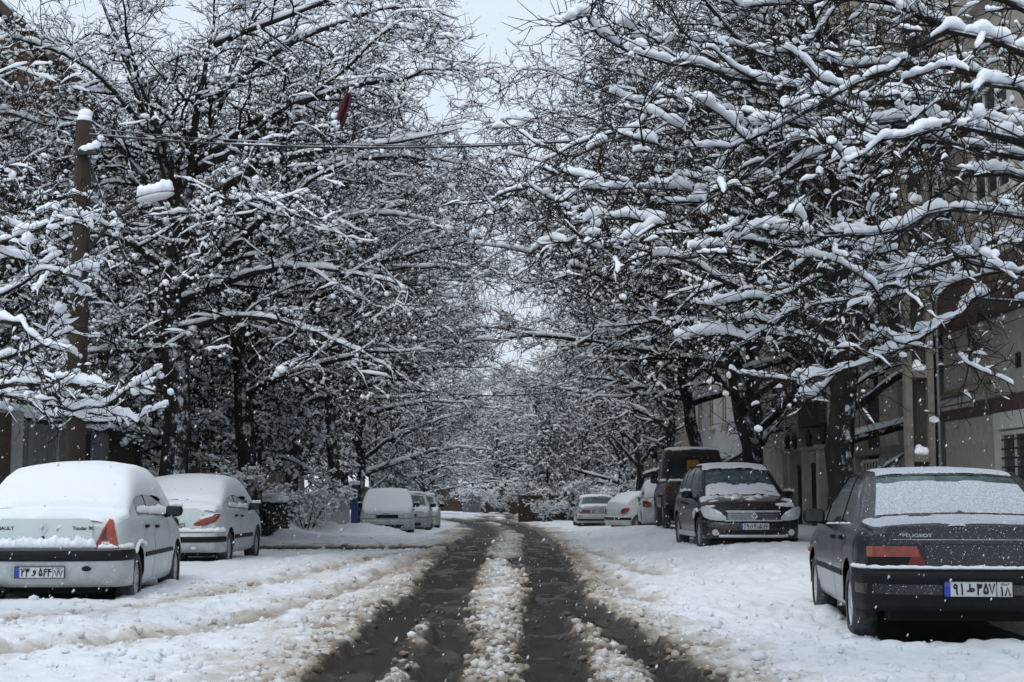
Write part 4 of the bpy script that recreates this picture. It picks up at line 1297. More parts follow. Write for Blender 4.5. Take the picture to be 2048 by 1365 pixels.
mat('snow_dusting', (0.26, 0.29, 0.33), 0.8, col2=(0.64, 0.68, 0.74), scale=70.0, bump=0.15, bscale=150, spec=0.2)
mat('black_plastic', (0.005, 0.0055, 0.007), 0.6, var=0.5, scale=30, spec=0.25)
mat('underside', (0.006, 0.006, 0.007), 0.9)
mat('tyre', (0.012, 0.012, 0.013), 0.85, col2=(0.08, 0.085, 0.09), scale=14)
mat('rim_metal', (0.22, 0.23, 0.24), 0.45, col2=(0.55, 0.58, 0.62), scale=7, metal=0.2)
mat('rim_snowed', (0.35, 0.36, 0.38), 0.6, col2=(0.70, 0.73, 0.78), scale=9)
mat('glass_dark', (0.010, 0.016, 0.017), 0.08, col2=(0.03, 0.045, 0.047), scale=4, spec=0.6)
mat('glass_green', (0.018, 0.045, 0.045), 0.15, col2=(0.10, 0.16, 0.16), scale=9, spec=0.5)
mat('lamp_red', (0.13, 0.008, 0.006), 0.2, col2=(0.30, 0.018, 0.010), scale=12, coat=0.6)
mat('lamp_orange_red', (0.24, 0.028, 0.010), 0.2, col2=(0.40, 0.055, 0.018), scale=9, coat=0.6)
mat('lamp_clear', (0.45, 0.48, 0.50), 0.15, col2=(0.62, 0.66, 0.70), scale=14, coat=0.5)
mat('lamp_dark', (0.07, 0.006, 0.004), 0.2, coat=0.5)
mat('lamp_amber', (0.55, 0.12, 0.02), 0.25)
mat('chrome', (0.55, 0.57, 0.6), 0.2, metal=0.9)
mat('silver_trim', (0.42, 0.44, 0.46), 0.4, col2=(0.66, 0.69, 0.73), scale=8)
mat('plate_white', (0.56, 0.58, 0.58), 0.5, var=0.12, scale=20)
mat('plate_blue', (0.01, 0.05, 0.42), 0.4)
mat('ink', (0.008, 0.008, 0.01), 0.5)
mat('flag_green', (0.02, 0.25, 0.08), 0.5)
mat('flag_red', (0.4, 0.02, 0.02), 0.5)

_txt = {}
def text_mesh(body):
    if body not in _txt:
        c = bpy.data.curves.new('lettering', 'FONT')
        c.body = body
        c.resolution_u = 3
        o = bpy.data.objects.new('lettering', c)
        COL.objects.link(o)
        dg = bpy.context.evaluated_depsgraph_get()
        me = bpy.data.meshes.new_from_object(o.evaluated_get(dg))
        bpy.data.objects.remove(o)
        v = np.zeros(len(me.vertices) * 3, np.float32)
        me.vertices.foreach_get('co', v)
        v = v.reshape(-1, 3)
        v[:, 0] -= (v[:, 0].min() + v[:, 0].max()) / 2
        v[:, 1] -= (v[:, 1].min() + v[:, 1].max()) / 2
        _txt[body] = (v, [tuple(p.vertices) for p in me.polygons])
    return _txt[body]
def lettering(name, body, cx, cz, y, w, h, mat_, parent, sgn=1, bold=0.0):
    """Flat letters facing -y (sgn 1) or +y (sgn -1), fitted into w x h."""
    v, f = text_mesh(body)
    sw = (v[:, 0].max() - v[:, 0].min()); sh = (v[:, 1].max() - v[:, 1].min())
    out = []
    reps = [(0, 0)] if bold <= 0 else [(0, 0), (bold, 0), (0, bold), (bold, bold)]
    F = []
    for k, (dx, dz) in enumerate(reps):
        F += [tuple(i + k * len(v) for i in q) for q in f]
        for p in v:
            out.append((cx + sgn * (p[0] * w / sw + dx), y - sgn * 0.0004 * k, cz + p[1] * h / sh + dz))
    return pydata(name, out, F, mat_, parent)

STROKES = {
    '۱': [[(.45, .97), (.55, .65), (.55, .03)]],
    '۲': [[(.15, .97), (.24, .6), (.24, .03)], [(.17, .86), (.3, .68), (.55, .64), (.75, .75), (.78, .97)]],
    '۳': [[(.1, .97), (.18, .6), (.18, .03)], [(.12, .86), (.22, .7), (.38, .66), (.48, .78), (.48, .94)], [(.48, .78), (.56, .67), (.74, .68), (.84, .94)]],
    '۴': [[(.15, .97), (.24, .5), (.24, .03)], [(.85, .94), (.58, .92), (.45, .76), (.58, .62), (.86, .6)], [(.58, .61), (.22, .6)]],
    '۵': [[(.5, .97), (.25, .62), (.12, .3), (.22, .07), (.42, .09), (.5, .28), (.58, .09), (.78, .07), (.88, .3), (.75, .62), (.5, .97)]],
    '۶': [[(.85, .9), (.52, .95), (.28, .8), (.4, .62), (.82, .6)], [(.58, .6), (.34, .35), (.22, .03)]],
    '۷': [[(.05, .97), (.5, .03), (.95, .97)]],
    '۸': [[(.05, .03), (.5, .97), (.95, .03)]],
    '۹': [[(.75, .76), (.55, .58), (.32, .64), (.27, .82), (.44, .96), (.66, .93), (.75, .76), (.72, .4), (.82, .03)]],
    'و': [[(.72, .55), (.5, .42), (.36, .58), (.5, .78), (.7, .72), (.74, .45), (.55, .15), (.12, .05)]],
    'ط': [[(.36, .97), (.36, .3)], [(.05, .3), (.38, .3), (.62, .56), (.9, .52), (.9, .34), (.62, .28), (.36, .3)]],
    'ن': [[(.08, .6), (.1, .3), (.35, .1), (.65, .13), (.88, .4), (.88, .66)], [(.44, .68), (.56, .68)]],
    'ب': [[(.06, .68), (.12, .46), (.5, .4), (.86, .46), (.94, .68)], [(.44, .16), (.56, .16)]],
    'م': [[(.9, .5), (.65, .38), (.45, .5), (.6, .7), (.85, .66), (.9, .5)], [(.45, .5), (.2, .45), (.15, .05)]],
    'ایران': [[(.97, .9), (.97, .3)], [(.8, .6), (.78, .32), (.66, .3), (.58, .5), (.5, .2), (.42, .05)], [(.74, .12), (.80, .12)], [(.36, .9), (.36, .3)], [(.24, .5), (.22, .2), (.1, .18), (.04, .5)], [(.12, .68), (.16, .68)]],
}
def strokes(name, body, cx, cz, w, h, place, mat_, parent, t=0.011):
    """Brush-like characters made of ribbons; place(x, z) gives the point on the plate."""
    chars = [body] if body in STROKES else list(body)
    V, F = [], []
    cw = w / len(chars)
    for k, ch in enumerate(chars):
        x0 = cx - w / 2 + cw * k + cw * 0.08
        for line in STROKES[ch]:
            P = np.array([(x0 + a * cw * 0.84, cz - h / 2 + b * h) for a, b in line])
            if len(P) > 3:
                P = spline(np.column_stack([P, np.zeros(len(P))]), len(P) * 3)[:, :2]
            d = np.gradient(P, axis=0)
            d /= np.maximum(np.linalg.norm(d, axis=1, keepdims=True), 1e-9)
            nrm = np.stack([-d[:, 1], d[:, 0]], 1) * t / 2
            n0 = len(V)
            for i in range(len(P)):
                e = 0.6 * t * (-d[0] if i == 0 else d[-1] if i == len(P) - 1 else 0 * d[0])
                V.append(place(*(P[i] - nrm[i] + e))); V.append(place(*(P[i] + nrm[i] + e)))
            for i in range(len(P) - 1):
                a = n0 + 2 * i
                F.append((a, a + 2, a + 3, a + 1))
    return pydata(name, V, F, mat_, parent)

def badge_text(car, body, cs, cz, w, h, mat_, off, front=False):
    """Latin letters following the bodywork."""
    v, f = text_mesh(body)
    sw, sh = v[:, 0].max() - v[:, 0].min(), v[:, 1].max() - v[:, 1].min()
    sg = -1 if front else 1
    V, F = [], []
    for k, (dx, dz) in enumerate(((0, 0), (.003, 0), (0, .002))):
        F += [tuple(i + k * len(v) for i in q) for q in f]
        V += [car.on_end(cs + sg * (p[0] * w / sw + dx), cz + p[1] * h / sh + dz, off + .0004 * k, front) for p in v]
    return pydata('lettering', V, F, mat_, car.root)

class Car:
    FS = np.array([0.0, 0.05, 0.14, 0.30, 0.44, 0.50, 0.56, 0.75, 0.92, 1.0])
    XK = np.array([0.88, 0.945, 0.968, 0.985, 0.997, 1.0, 0.998, 0.984, 0.964, 0.935])
    SG = np.array([0.05, 0.28, 0.52, 0.78, 0.95])
    QR = np.array([0.05, 0.14, 0.30, 0.50, 0.75, 1.0])
    def __init__(self, name, spec):
        s = self.s = spec
        self.L, self.W = s['L'], s['W']
        self.root = empty(name)
        edges = set()
        for k in ('doors', 'side_windows'):
            for a, b in s.get(k, []):
                edges |= {a, b}
                if k == 'doors': edges |= {a + 0.008, b - 0.008}
        for k in ('windscreen', 'rear_window'):
            if k in s: edges |= set(s[k])
        for a, _ in s['top']: edges.add(a)
        ys = np.arange(0, self.L + 1e-6, 0.045)
        for wy in s['wheels']:
            ys = np.concatenate([ys, wy + s['arch'] * np.cos(np.linspace(0, math.pi, 23))])
        e = np.array(sorted(edges))
        ys = np.array([y for y in ys if np.min(np.abs(e - y)) > 0.006])
        ys = np.unique(np.round(np.concatenate([ys, e]), 4))
        ys = ys[(ys >= 0) & (ys <= self.L)]
        keep = [0]
        for i in range(1, len(ys)):
            if ys[i] - ys[keep[-1]] > 0.0035 or ys[i] in edges: keep.append(i)
        self.ys = ys = ys[keep]
        self.nv = len(self.FS) + len(self.SG) + len(self.QR)
        X, Z = np.zeros((len(ys), self.nv)), np.zeros((len(ys), self.nv))
        for i, y in enumerate(ys):
            X[i], Z[i] = self.section(y)
        nc = 2 * self.nv - 1
        G = np.zeros((len(ys), nc, 3))
        for j in range(nc):
            v = j if j < self.nv else 2 * self.nv - 2 - j
            G[:, j, 0] = -X[:, v] if j < self.nv else X[:, v]
            G[:, j, 2] = Z[:, v]
            G[:, j, 1] = ys
        self.G = self.bend(G)
        self.nc = nc
    def curve(self, key, y, sm=0.03):
        a = np.array(self.s[key], float)
        yy = np.clip(np.array([y - sm, y - sm / 2, y, y + sm / 2, y + sm]), a[0, 0], a[-1, 0])
        return float(np.average(np.interp(yy, a[:, 0], a[:, 1]), weights=[1, 2, 2, 2, 1]))
    def width(self, y):
        W, L = self.W, self.L
        tr, tf = self.s.get('taper', (0.10, 0.14))
        a = max(0.0, 1 - y / 0.55); b = max(0.0, 1 - (L - y) / 0.75)
        return W * (1 - tr * a ** 2.4) * (1 - tf * b ** 2.2)
    def section(self, y):
        s = self.s
        w = self.width(y)
        zs = self.curve('sill', y, 0.05)
        zt = self.curve('top', y, s.get('soft', 0.03))
        zb = self.curve('belt', y, 0.10)
        crown = s.get('crown', 0.045)
        ze = zt - crown
        zb = min(zb, ze - 0.004)
        zl = zs
        for wy in s['wheels']:
            q = s['arch'] ** 2 - (y - wy) ** 2
            if q > 0: zl = max(zl, s['R'] + math.sqrt(q))
        zside = zl + self.FS * (zb - zl)
        F = np.clip((zside - zs) / max(zb - zs, 1e-3), 0, 1)
        x = w * np.interp(F, self.FS, self.XK)
        if zl > zs + 0.01: x = np.maximum(x, w * 0.985 * (F < 0.8) + 0 * x)
        gh = ze - zb
        k = s.get('tumble', 0.36)
        xb = w * 0.925
        xg = xb - k * gh * self.SG - 0.02 * np.clip(gh, 0, 0.3) / 0.3 * (self.SG > 0.9)
        zg = zb + gh * self.SG
        xe = xg[-1]
        xr = xe * (1 - self.QR)
        zr = ze + crown * (1 - (1 - self.QR) ** 2.4)
        return np.concatenate([x, xg, xr]), np.concatenate([zside, zg, zr])
    def lean(self, z):
        a = np.array(self.s.get('lean_rear', [(0, 0), (2, 0)]), float)
        b = np.array(self.s.get('lean_front', [(0, 0), (2, 0)]), float)
        return np.interp(z, a[:, 0], a[:, 1]), np.interp(z, b[:, 0], b[:, 1])
    def bend(self, P):
        P = np.array(P, float)
        x, y, z = P[..., 0], P[..., 1], P[..., 2]
        kr, kf = self.s.get('bow', (0.09, 0.16))
        q = (x / self.W) ** 2
        lr, lf = self.lean(z)
        fr, ff = np.exp(-np.clip(y, 0, None) / 0.30), np.exp(-np.clip(self.L - y, 0, None) / 0.35)
        P[..., 1] = y + (kr * q + lr) * fr - (kf * q + lf) * ff - self.L / 2
        return P
    def contour(self, front):
        """Plan outline of one end: arc length table of (x, y) from the middle round the corner."""
        if not hasattr(self, '_c'): self._c = {}
        if front not in self._c:
            ye = self.L if front else 0.0
            w0 = self.width(ye)
            pts = [(x, ye) for x in np.linspace(0, w0 * 0.94, 24)]
            r = w0 * 0.06
            pts += [(w0 * 0.94 + r * math.sin(a), ye + (-1 if front else 1) * (r * (1 - math.cos(a)))) for a in np.linspace(0.2, math.pi / 2, 6)]
            for d in np.arange(0.06, 1.3, 0.04):
                y = ye - d if front else ye + d
                pts.append((self.width(y), y))
            pts = np.array(pts)
            sl = np.concatenate([[0], np.cumsum(np.linalg.norm(np.diff(pts, axis=0), axis=1))])
            self._c[front] = (sl, pts)
        return self._c[front]
    def s_end(self, front):
        w0 = self.width(self.L if front else 0.0)
        return w0 + ((self.L - self.s['wheels'][1]) if front else self.s['wheels'][0]) - self.s['arch'] - 0.02
    def fade(self, s, front):
        w0 = self.width(self.L if front else 0.0)
        return 1.0 - 0.88 * float(smooth(w0 * 0.72, w0 * 1.12, abs(s)))
    def on_end(self, s, z, off, front=False):
        sl, pts = self.contour(front)
        a = abs(s)
        def p(q): return np.array([np.interp(q, sl, pts[:, 0]), np.interp(q, sl, pts[:, 1])])
        c, t = p(a), p(a + 0.01) - p(max(a - 0.01, 0))
        t /= np.linalg.norm(t)
        n = np.array([t[1], -t[0]]) if not front else np.array([-t[1], t[0]])
        sg = 1 if s >= 0 else -1
        b = self.bend(np.array([sg * c[0], c[1], z]))
        return b + np.array([sg * n[0] * off, n[1] * off, 0])
    def strip(self, name, cols, mat_, off=0.0, th=0.012, front=False, parent=None, rows=1, sm=True, bulge=0.0):
        lim = self.s_end(front) - 0.005
        cols = [(max(-lim, min(lim, q[0])), q[1], q[2]) for q in cols]
        """A piece lying on an end of the car: cols = (s, z low, z high)."""
        # refine
        c = np.array(cols, float)
        ss = []
        for a, b in zip(c[:-1], c[1:]):
            n = max(1, int(abs(b[0] - a[0]) / 0.06))
            for k in range(n): ss.append(a + (b - a) * k / n)
        ss.append(c[-1]); c = np.array(ss)
        V, F = [], []
        nr = rows + 1
        for q in c:
            for k in range(nr):
                t = k / rows
                V.append(self.on_end(q[0], q[1] + (q[2] - q[1]) * t, off * self.fade(q[0], front) + th + bulge * math.sin(math.pi * t), front))
            V.append(self.on_end(q[0], q[2], off * self.fade(q[0], front) - 0.01, front)); V.append(self.on_end(q[0], q[1], off * self.fade(q[0], front) - 0.01, front))
        m = nr + 2
        for i in range(len(c) - 1):
            for k in range(m):
                a, b = i * m + k, i * m + (k + 1) % m
                F.append((a, b, b + m, a + m))
        F.append(tuple(range(m))[::-1]); F.append(tuple((len(c) - 1) * m + k for k in range(m)))
        o = pydata(name, V, F, mat_, parent or self.root, False)
        bm = bmesh.new(); bm.from_mesh(o.data); bmesh.ops.recalc_face_normals(bm, faces=bm.faces); bm.to_mesh(o.data); bm.free()
        return o
    def sweep(self, name, svals, prof, mat_, front=False, parent=None):
        """A bumper: closed profile of (offset, z) carried round the end."""
        V, F = [], []
        m = len(prof)
        lim = self.s_end(front)
        w0 = self.width(self.L if front else 0.0)
        svals = [s * lim / max(abs(q) for q in svals) for s in svals]
        for s in svals:
            k = 1.0 - 0.88 * float(smooth(w0 * 0.72, w0 * 1.12, abs(s)))
            for off, z in prof: V.append(self.on_end(s, z, off * k if off > 0 else off, front))
        for i in range(len(svals) - 1):
            for k in range(m):
                a, b = i * m + k, i * m + (k + 1) % m
                F.append((a, b, b + m, a + m))
        F.append(tuple(range(m))[::-1]); F.append(tuple((len(svals) - 1) * m + k for k in range(m)))
        o = pydata(name, V, F, mat_, parent or self.root, True)
        bm = bmesh.new(); bm.from_mesh(o.data); bmesh.ops.recalc_face_normals(bm, faces=bm.faces); bm.to_mesh(o.data); bm.free()
        return o
    def build(self, body_mat, glass='glass_dark', rear_glass=None, handle_mat='black_plastic', rim='rim_metal', mirror_mat=None, wheels=True):
        s, G, ys, nv, nc = self.s, self.G, self.ys, self.nv, self.nc
        nF, nS = len(self.FS), len(self.SG)
        # normals over the whole shell so that the parts meet without a shading break
        N = np.zeros_like(G)
        du = np.gradient(G, axis=0); dv = np.gradient(G, axis=1)
        N = np.cross(dv, du)
        N = N / np.maximum(np.linalg.norm(N, axis=-1, keepdims=True), 1e-9)
        self.N = N
        parts = {}
        def inr(rs, y0, y1):
            for k, (a, b) in enumerate(rs):
                if y0 >= a - 1e-5 and y1 <= b + 1e-5: return k
            return -1
        win_lo, win_hi = nF, nF + nS - 2
        for i in range(len(ys) - 1):
            y0, y1 = ys[i], ys[i + 1]
            for j in range(nc - 1):
                side = 'l' if j < nv - 1 else 'r'
                v = j if side == 'l' else 2 * nv - 3 - j
                key = ('body',)
                if v < nF - 1:
                    k = inr(s.get('doors', []), y0, y1)
                    if k >= 0 and v >= 1:
                        a, b = s['doors'][k]
                        if y0 < a + 0.007 or y1 > b - 0.007: key = ('seam', k, side, 'a' if y0 < a + 0.007 else 'b')
                        else: key = ('door', k, side)
                elif win_lo <= v <= win_hi:
                    k = inr(s.get('side_windows', []), y0, y1)
                    gh = self.G[i, nF + nS - 1, 2] - self.G[i, nF - 1, 2]
                    if k >= 0 and gh > 0.10: key = ('side_window', k, side)
                elif v >= nF + nS + 1:
                    if 'windscreen' in s and y0 >= s['windscreen'][0] - 1e-5 and y1 <= s['windscreen'][1] + 1e-5: key = ('windscreen',)
                    if 'rear_window' in s and y0 >= s['rear_window'][0] - 1e-5 and y1 <= s['rear_window'][1] + 1e-5: key = ('rear_window',)
                parts.setdefault(key, []).append((i, j))
        idx = np.arange(len(ys) * nc).reshape(len(ys), nc)
        Vall = G.reshape(-1, 3); Nall = N.reshape(-1, 3)
        self.objs = {}
        bm_ = M[body_mat]
        for key, cells in parts.items():
            c = np.array(cells)
            Q = np.stack([idx[c[:, 0], c[:, 1]], idx[c[:, 0], c[:, 1] + 1], idx[c[:, 0] + 1, c[:, 1] + 1], idx[c[:, 0] + 1, c[:, 1]]], -1)
            u, inv = np.unique(Q, return_inverse=True)
            Q = inv.reshape(Q.shape)
            V, Nn = Vall[u].copy(), Nall[u]
            nm = key[0]
            off = {'body': 0, 'seam': -0.012, 'door': 0.0, 'side_window': -0.006, 'windscreen': -0.004, 'rear_window': -0.004}[nm]
            V = V + Nn * off
            faces = [Q]
            if nm == 'body':
                for end in (0, len(ys) - 1):
                    capV, capF = self.cap(end)
                    faces.append(capF + len(V)); V = np.vstack([V, capV])
                    Nn = np.vstack([Nn, np.zeros((len(capV), 3)) + np.array([0, -1 if end == 0 else 1, 0.0])])
            me = np_mesh(nm, V, faces)
            me.normals_split_custom_set_from_vertices([tuple(map(float, q)) for q in Nn])
            mt = {'body': bm_, 'seam': M['underside'], 'door': bm_, 'side_window': M[glass], 'windscreen': M[glass], 'rear_window': M[rear_glass or glass]}[nm]
            if nm == 'seam': nm = 'door_seal'
            o = link(nm, me, mt, self.root)
            self.objs[key] = o
        # door handles
        for k, (a, b) in enumerate(s.get('doors', [])):
            for side in ('l', 'r'):
                d = self.objs.get(('door', k, side))
                if d is None: continue
                yh = a + 0.14 if True else b
                sg = -1 if side == 'l' else 1
                z = self.curve('belt', yh, 0.1) - 0.10
                xx = self.W * 0.985
                MB().box(sg * xx - 0.012, sg * xx + 0.022, yh - self.L / 2 - 0.07, yh - self.L / 2 + 0.07, z - 0.018, z + 0.018, 0.008).build('handle', M[handle_mat], d, True)
        # underside and wheel wells
        b = MB()
        W = self.W
        b.box(-W * 0.70, W * 0.70, -self.L / 2 + 0.25, self.L / 2 - 0.25, 0.20, 0.62)
        b.build('underside', M['underside'], self.root)
        b = MB()
        z0 = min(q[1] for q in s['belt'])
        b.box(-W * 0.86, W * 0.86, -self.L / 2 + s['wheels'][0] + s['arch'] + 0.03, -self.L / 2 + s['wheels'][1] - s['arch'] - 0.03, 0.26, 0.60)
        b.build('floor_pan', M['underside'], self.root)
        for wy in s['wheels']:
            for sg in (-1, 1):
                if wheels: self.wheel(sg * (W - 0.115), wy - self.L / 2, s['R'], sg, rim)
        # mirrors
        my = s.get('mirror')
        if my:
            for sg in (-1, 1):
                zb = self.curve('belt', my, 0.1)
                xx = self.width(my) * 0.95
                cx, cy, cz = sg * (xx + 0.095), my - self.L / 2, zb + 0.085
                mo = MB()
                B, F = ICO1
                mo.add([(cx + p[0] * 0.105, cy + (p[1] * 0.075 if p[1] > 0 else p[1] * 0.030), cz + p[2] * 0.072) for p in np.sign(B) * np.abs(B) ** 0.62], F.tolist())
                mo.tube([(sg * (xx - 0.03), cy + 0.02, zb + 0.02), (cx, cy + 0.01, zb + 0.05)], 0.022, 8)
                o = mo.build('door_mirror', M[mirror_mat or 'black_plastic'], self.root, True)
                MB().box(cx - 0.078, cx + 0.078, cy - 0.034, cy - 0.028, cz - 0.048, cz + 0.048, 0.002).build('mirror_glass', M['glass_dark'], o)
        return self.root
    def cap(self, end):
        nv, nc = self.nv, self.nc
        nF = len(self.FS)
        sec = self.G[end]
        topj = list(range(nF - 1, nc - nF + 1))        # from one shoulder over the top to the other
        rows = nF
        V = np.zeros((rows, len(topj), 3))
        for r in range(rows):
            l, rr = sec[r], sec[nc - 1 - r]
            for k, j in enumerate(topj):
                t = (sec[j, 0] - sec[topj[0], 0]) / (sec[topj[-1], 0] - sec[topj[0], 0])
                f = self.FS[r]
                x = l[0] + (rr[0] - l[0]) * t
                z = l[2] + f * (sec[j, 2] - sec[topj[0], 2])
                V[r, k] = (x, self.ys[end], z)
        V = self.bend(V)
        m = len(topj)
        i = np.arange(rows - 1)[:, None] * m + np.arange(m - 1)[None]
        F = np.stack([i, i + 1, i + m + 1, i + m], -1).reshape(-1, 4)
        if end != 0: F = F[:, ::-1]
        return V.reshape(-1, 3), F
    def wheel(self, x, y, r, sg, rim):
        root = self.root
        w = 0.095
        t = MB().lathe([(r * 0.62, -w), (r * 0.86, -w * 1.02), (r * 0.97, -w * 0.85), (r, -w * 0.5), (r, w * 0.5), (r * 0.97, w * 0.85), (r * 0.86, w * 1.02), (r * 0.62, w)], 28, 'x', (x, y, r))
        wh = t.build('wheel', M['tyre'], root, True)
        xo = x + sg * w * 0.72
        d = MB().lathe([(r * 0.63, xo + sg * 0.015 - x), (r * 0.60, xo - x), (r * 0.56, xo - sg * 0.03 - x), (0.01, xo - sg * 0.03 - x)], 28, 'x', (x, y, r))
        d.build('hub_recess', M[rim] if rim == 'rim_snowed' else M['underside'], wh, True)
        q = MB()
        for k in range(7):
            a = 2 * math.pi * k / 7
            c, s_ = math.cos(a), math.sin(a)
            pts = []
            for rad, hw in ((r * 0.12, 0.035), (r * 0.6, 0.045)):
                for dx in (-0.02, 0.006):
                    for e in (-1, 1): pts.append((xo + sg * dx, y + rad * c - e * hw * s_, r + rad * s_ + e * hw * c))
            q.add(pts, [(0, 1, 3, 2), (4, 6, 7, 5), (0, 2, 6, 4), (1, 5, 7, 3), (2, 3, 7, 6)])
        q.lathe([(r * 0.20, xo - 0.02 * sg - x), (r * 0.19, xo + 0.012 * sg - x), (0.005, xo + 0.016 * sg - x)], 16, 'x', (x, y, r))
        q.lathe([(r * 0.66, xo - x), (r * 0.655, xo + 0.012 * sg - x), (r * 0.56, xo + 0.004 * sg - x), (r * 0.55, xo - 0.02 * sg - x)], 28, 'x', (x, y, r))
        q.build('rim', M[rim], wh, False)
    def snow(self, y0, y1, v0, thick, edge_y=(0.15, 0.15), edge_v=0.12, seed=0, rough=0.10, name='snow', mat_='snow_fine', vr=None, v_left=None, base=0.0):
        """Snow lying on the shell between stations y0..y1, down to section row v0 on both sides (vr: right side row)."""
        ys, nv, nc = self.ys, self.nv, self.nc
        # resample to a finer even grid
        yy = np.linspace(y0, y1, max(8, int((y1 - y0) / 0.035)))
        ja = v0 if v_left is None else v_left
        jb = nc - 1 - (v0 if vr is None else vr)
        sec = []
        for y in yy:
            i = int(np.clip(np.searchsorted(ys, y) - 1, 0, len(ys) - 2))
            t = (y - ys[i]) / max(ys[i + 1] - ys[i], 1e-6)
            P = self.G[i] * (1 - t) + self.G[i + 1] * t
            P = P[ja:jb + 1]
            sl = np.concatenate([[0], np.cumsum(np.linalg.norm(np.diff(P, axis=0), axis=1))])
            q = np.linspace(0, sl[-1], 56)
            sec.append(np.stack([np.interp(q, sl, P[:, k]) for k in range(3)], -1))
        P = np.array(sec)
        N = np.cross(np.gradient(P, axis=1), np.gradient(P, axis=0))
        N /= np.maximum(np.linalg.norm(N, axis=-1, keepdims=True), 1e-9)
        k = 7
        for _ in range(10):      # even out the direction of growth
            Np = np.pad(N, ((1, 1), (1, 1), (0, 0)), mode='edge')
            N = (Np[:-2, 1:-1] + Np[2:, 1:-1] + Np[1:-1, :-2] + Np[1:-1, 2:] + N) / 5
        N[..., 2] += 0.35
        N /= np.linalg.norm(N, axis=-1, keepdims=True)
        lat = np.cumsum(np.concatenate([np.zeros((len(yy), 1)), np.linalg.norm(np.diff(P, axis=1), axis=-1)], 1), 1)
        wob = (fbm(P[..., 0] * 5 + seed, P[..., 1] * 5, 3, seed) - 0.5)
        dl = np.minimum(lat, lat[:, -1:] - lat) + wob * edge_v * rough * 8
        def rnd(d, e): return np.sqrt(np.clip(1 - np.clip(1 - d / e, 0, 1) ** 2, 0, 1))
        Y = yy[:, None] + 0 * lat
        T = rnd(np.clip(Y - y0 + wob * rough * 1.0, 0, None), edge_y[0]) * rnd(np.clip(y1 - Y + wob * rough, 0, None), edge_y[1]) * rnd(np.clip(dl, 0, None), edge_v)
        th = thick if not callable(thick) else thick(P)
        T = T * th * (1 + rough * 3 * (fbm(P[..., 0] * 3, P[..., 1] * 3, 3, seed + 5) - 0.5)) + base
        V = P + N * (T[..., None] - 0.006)
        a, b = V.shape[:2]
        o = link(name, np_mesh(name, V.reshape(-1, 3), [grid_faces(a, b)]), M[mat_], self.root)
        return o
    def ridge(self, pts, r, name='snow', seed=1, flat=0.8, mat_='snow_fine', parent=None):
        """Lumpy line of snow through points."""
        g = np.random.default_rng(seed)
        P = spline(pts, max(8, int(len(pts) * 7)))[None]
        n = P.shape[1]
        q = g.random((1, n)); q = (np.roll(q, 1) + q + np.roll(q, -1)) / 3
        rr = r * (0.55 + 0.9 * q)
        rr[0, 0] *= 0.2; rr[0, -1] *= 0.2
        S = Geo(); S.snow(P, np.zeros((1, n)), rr, rr * 2 * flat, 9, g, 0.10)
        return link(name, S.mesh(name), M[mat_], parent or self.root)
    def plate(self, s, z, front=False, digits=('23', 'x', '564', '77'), w=0.50, h=0.11, parent=None, off=0.02, partial=None):
        p = self.on_end(s, z, off, front)
        sg = -1 if front else 1
        y = p[1]
        x = p[0]
        yb = y + 0.012 * sg
        o = MB().box(x - w / 2, x + w / 2, min(y, yb), max(y, yb), z - h / 2, z + h / 2).build('licence_plate', M['plate_white'], parent or self.root)
        f = MB()
        fy0, fy1 = sorted((y - 0.006 * sg, yb))
        t = 0.006
        f.box(x - w / 2 - t, x + w / 2 + t, fy0, fy1, z + h / 2, z + h / 2 + t); f.box(x - w / 2 - t, x + w / 2 + t, fy0, fy1, z - h / 2 - t, z - h / 2)
        f.box(x - w / 2 - t, x - w / 2, fy0, fy1, z - h / 2, z + h / 2); f.box(x + w / 2, x + w / 2 + t, fy0, fy1, z - h / 2, z + h / 2)
        f.build('plate_frame', M['black_plastic'], o)
        yo = y - 0.003 * sg
        def rect(name, xa, xb, za, zb_, m, e=0.0):
            xa, xb = sorted((x + sg * xa, x + sg * xb))
            q = MB(); ya, yc = sorted((yo - e * sg, y + 0.004 * sg)); q.box(xa, xb, ya, yc, z + za, z + zb_); return q.build(name, m, o)
        rect('plate_band', -w / 2, -w / 2 + 0.045, -h / 2, h / 2, M['plate_blue'])
        rect('plate_flag_stripe', -w / 2 + 0.006, -w / 2 + 0.039, h / 2 - 0.018, h / 2 - 0.010, M['flag_green'], 0.001)
        rect('plate_flag_stripe', -w / 2 + 0.006, -w / 2 + 0.039, h / 2 - 0.034, h / 2 - 0.026, M['flag_red'], 0.001)
        rect('plate_divider', w / 2 - 0.118, w / 2 - 0.113, -h / 2, h / 2, M['ink'], 0.001)
        a, l, b, c = digits
        yt = yo - 0.001 * sg
        def put(t, cx, ww, hh, dz=0.0, tk=0.013): strokes('plate_lettering', t, cx, dz, ww, hh, lambda a, b_: (x + sg * a, yt, z + b_), M['ink'], o, tk)
        put(a, -w / 2 + 0.105, 0.095, h * 0.66); put(l, -w / 2 + 0.195, 0.062, h * 0.62); put(b, -w / 2 + 0.305, 0.135, h * 0.66)
        put(c, w / 2 - 0.057, 0.085, h * 0.52, -h * 0.12)
        put('ایران', w / 2 - 0.057, 0.07, h * 0.2, h * 0.35, 0.004)
        return o

